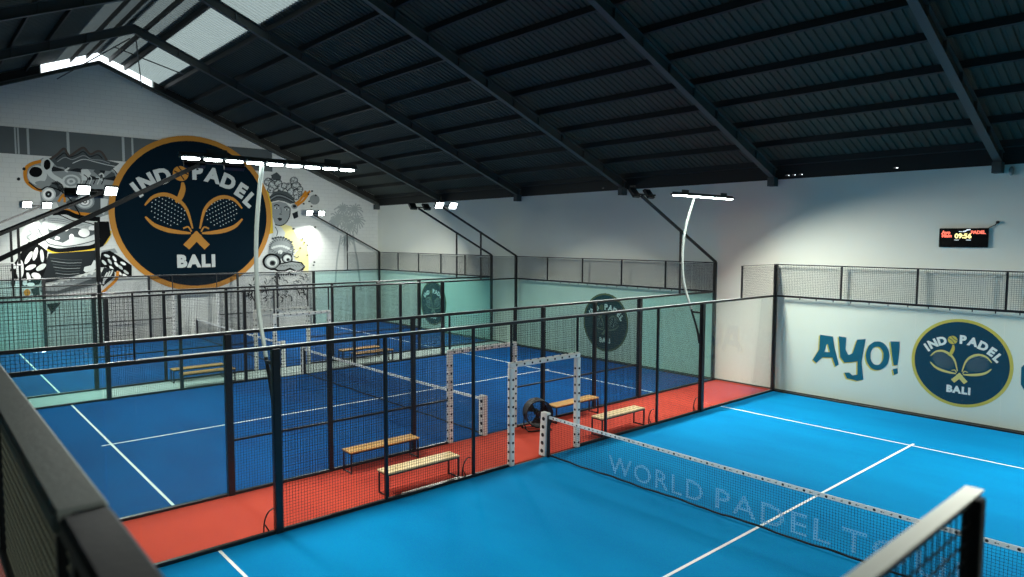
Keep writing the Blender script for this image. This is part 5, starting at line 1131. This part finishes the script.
# ------------------------------------------------------------------ lamps
def area(loc, target, sx, sy, power, col=(.98, 1.0, .93), spread=180):
    d = bpy.data.lights.new('floodlight_beam', 'AREA'); d.shape = 'RECTANGLE'; d.size = sx; d.size_y = sy; d.energy = power; d.color = col
    d.spread = math.radians(spread)
    o = bpy.data.objects.new('floodlight_beam', d); COL.objects.link(o); o.location = loc
    v = Vector(target)-Vector(loc); o.rotation_euler = v.to_track_quat('-Z', 'Y').to_euler()
    return o
def lamp_mast(x, y, side, label, power):
    t = thing('lamp_mast', label, 'floodlight', (x, y, 0), 'LED bar masts over the nearest court')
    s = side  # +1: bows to -x
    pts = [(x-s*.09, y, 1.9), (x-s*.16, y, 2.25), (x-s*.42, y, 2.95), (x-s*.64, y, 3.6), (x-s*.69, y, 4.4), (x-s*.60, y, 5.1), (x-s*.36, y, 5.9)]
    mb = MB(); q = arc_pts([(p[0], p[2]) for p in pts], 5); low = [p for p in q if p[1] <= 2.85]; up = [p for p in q if p[1] >= 2.8]
    mb.tube([(u, y, v) for u, v in up], .034, 12); P(mb, 'pole', 'white_steel', t, True, 'white bowed pole')
    mb = MB(); mb.tube([(u, y, v) for u, v in low], .03, 12); P(mb, 'pole_foot', 'steel', t, True)
    mb = MB(); mb.cbox((x-s*.064, y-.03, 2.72), (x-s*.36, y+.03, 2.77), .006); mb.cbox((x-s*.064, y-.03, 1.97), (x-s*.13, y+.03, 2.03), .006); P(mb, 'bracket', 'steel', t)
    bx, bz = x-s*.30, 5.95; y = y+(.19 if y < 0 else .40)
    mb = MB(); mb.cbox((bx-.03, y-1.45, bz+.015), (bx+.03, y+1.45, bz+.06), .006)
    for yy in (-1.0, 0.9): mb.cbox((bx-.012, y+yy-.05, bz+.06), (bx+.012, y+yy+.25, bz+.13), .004)
    P(mb, 'lamp_bar', 'grey_steel', t)
    for k in range(9):
        yy = y-1.28+k*.32
        mb = MB(); mb.cbox((bx-.11, yy-.145, bz-.02), (bx+.11, yy+.145, bz+.014), .01); o = P(mb, 'lamp', 'grey_steel', t)
        l = MB(); l.prism([(.10*math.cos(a), .125*math.sin(a)) for a in [2*PI*i/20 for i in range(20)]], lambda u, v, d, yy=yy: (bx+u, yy+v, bz-.022-d), .022)
        P(l, 'lens', 'lens', o)
    area((bx+s*.03, y, bz-.09), (x+s*2.6, y*(.9 if y < 0 else (1.0 if s > 0 else .82)), 0), 2.8, .2, power*(.5 if y < 0 else 1.15 if s > 0 else 1.0), spread=150 if (s > 0 and y > 0) else 132)
lamp_mast(XA, -6, 1, 'white bowed mast with a long bar of LED lamps before the huge logo', PW_A)
lamp_mast(XA, 6, 1, 'white bowed mast with a bar of nine LED lamps, before the back wall', PW_A)
for yy in (-6, 6):
    # the masts of the right side stand outside the picture
    lamp_mast(XA+10, yy, -1, 'white bowed lamp mast on the right fence of the nearest court, %s' % ('near end' if yy < 0 else 'far end'), PW_A)

def arm(x, s, side, label, power, yend=6.0, far=True):
    """slanted arm from the corner post over the court, two LED heads at its end; s = +1 far end, side = aim direction in x"""
    t = thing('floodlight_arm', label, 'floodlight', (x, s*10, 4.0), 'slanted floodlight arms at the court corners')
    e = Vector((x, s*yend, 6.02))
    mb = MB(); mb.beam((x, s*10.02, 4.0), e, .07, .07); P(mb, 'arm', 'steel', t)
    mb = MB(); mb.cbox((x-.03, s*8-.03, 4.03), (x+.03, s*8+.03, 4.99), .005); P(mb, 'strut', 'steel', t)
    mb = MB(); mb.cbox((x-.03, s*6.12-.52, 6.045), (x+.03, s*6.12+.52, 6.09), .006)
    P(mb, 'cross_bar', 'steel', t)
    for q in (-.34, .34):
        c = Vector((x+.09*side, s*6.12+q, 6.11))
        mb = MB(); d = Vector((.85*side, -.1*s, -.62)).normalized(); mb.beam(c-d*.03, c+d*.05, .34, .30); o = P(mb, 'lamp_head', 'steel', t)
        l = MB(); l.beam(c+d*.044, c+d*.0515, .30, .26); P(l, 'lens', 'lens', o)
    area((x+.2*side, s*6.1, 6.0), (x+side*(5.5 if label.find('right corner of the farthest') > 0 else 3.5), s*4.6, 0 if label.find('right corner of the farthest') < 0 else 1.0), .12, 1.0, power*(.9 if x > XC+11 else 1), spread=140)
for nm, xx, sd, s_ in (('middle', XB+10, -1, 'right'), ('middle', XB, 1, 'left'), ('farthest', XC+10, -1, 'right'), ('farthest', XC, 1, 'left')):
    for s, en in ((1, 'far'), (-1, 'near')):
        arm(xx, s, sd, 'black slanted arm with two floodlights at the %s %s corner of the %s court' % (en, s_, nm), PW_B*(1.6 if xx == XC+10 else 1), 6.4 if (s < 0 and xx == XB+10) else 6.0)

# ------------------------------------------------------------------ world, camera
wd = bpy.data.worlds.new('sky'); SC.world = wd; wd.use_nodes = True
bg = wd.node_tree.nodes['Background']; bg.inputs['Color'].default_value = (.86, .95, 1, 1); bg.inputs['Strength'].default_value = SKY
cam = bpy.data.cameras.new('camera'); co = bpy.data.objects.new('camera', cam); COL.objects.link(co)
co.location = (10.582, -10.3541, 4.7351); co.rotation_euler = (1.4995, -.0033, .8464)
cam.sensor_width = 36; cam.lens = 687.92/1024*36; cam.clip_start = .05; cam.clip_end = 200
cam.dof.use_dof = True; cam.dof.focus_distance = 15; cam.dof.aperture_fstop = 1.6
SC.camera = co
SC.view_settings.view_transform = 'Standard'; SC.view_settings.look = 'None'; SC.view_settings.gamma = 1
SC.view_settings.use_curve_mapping = False; SC.view_settings.exposure = EXPO
SC.cycles.transparent_max_bounces = 40; SC.cycles.max_bounces = 8; SC.cycles.sample_clamp_indirect = 4
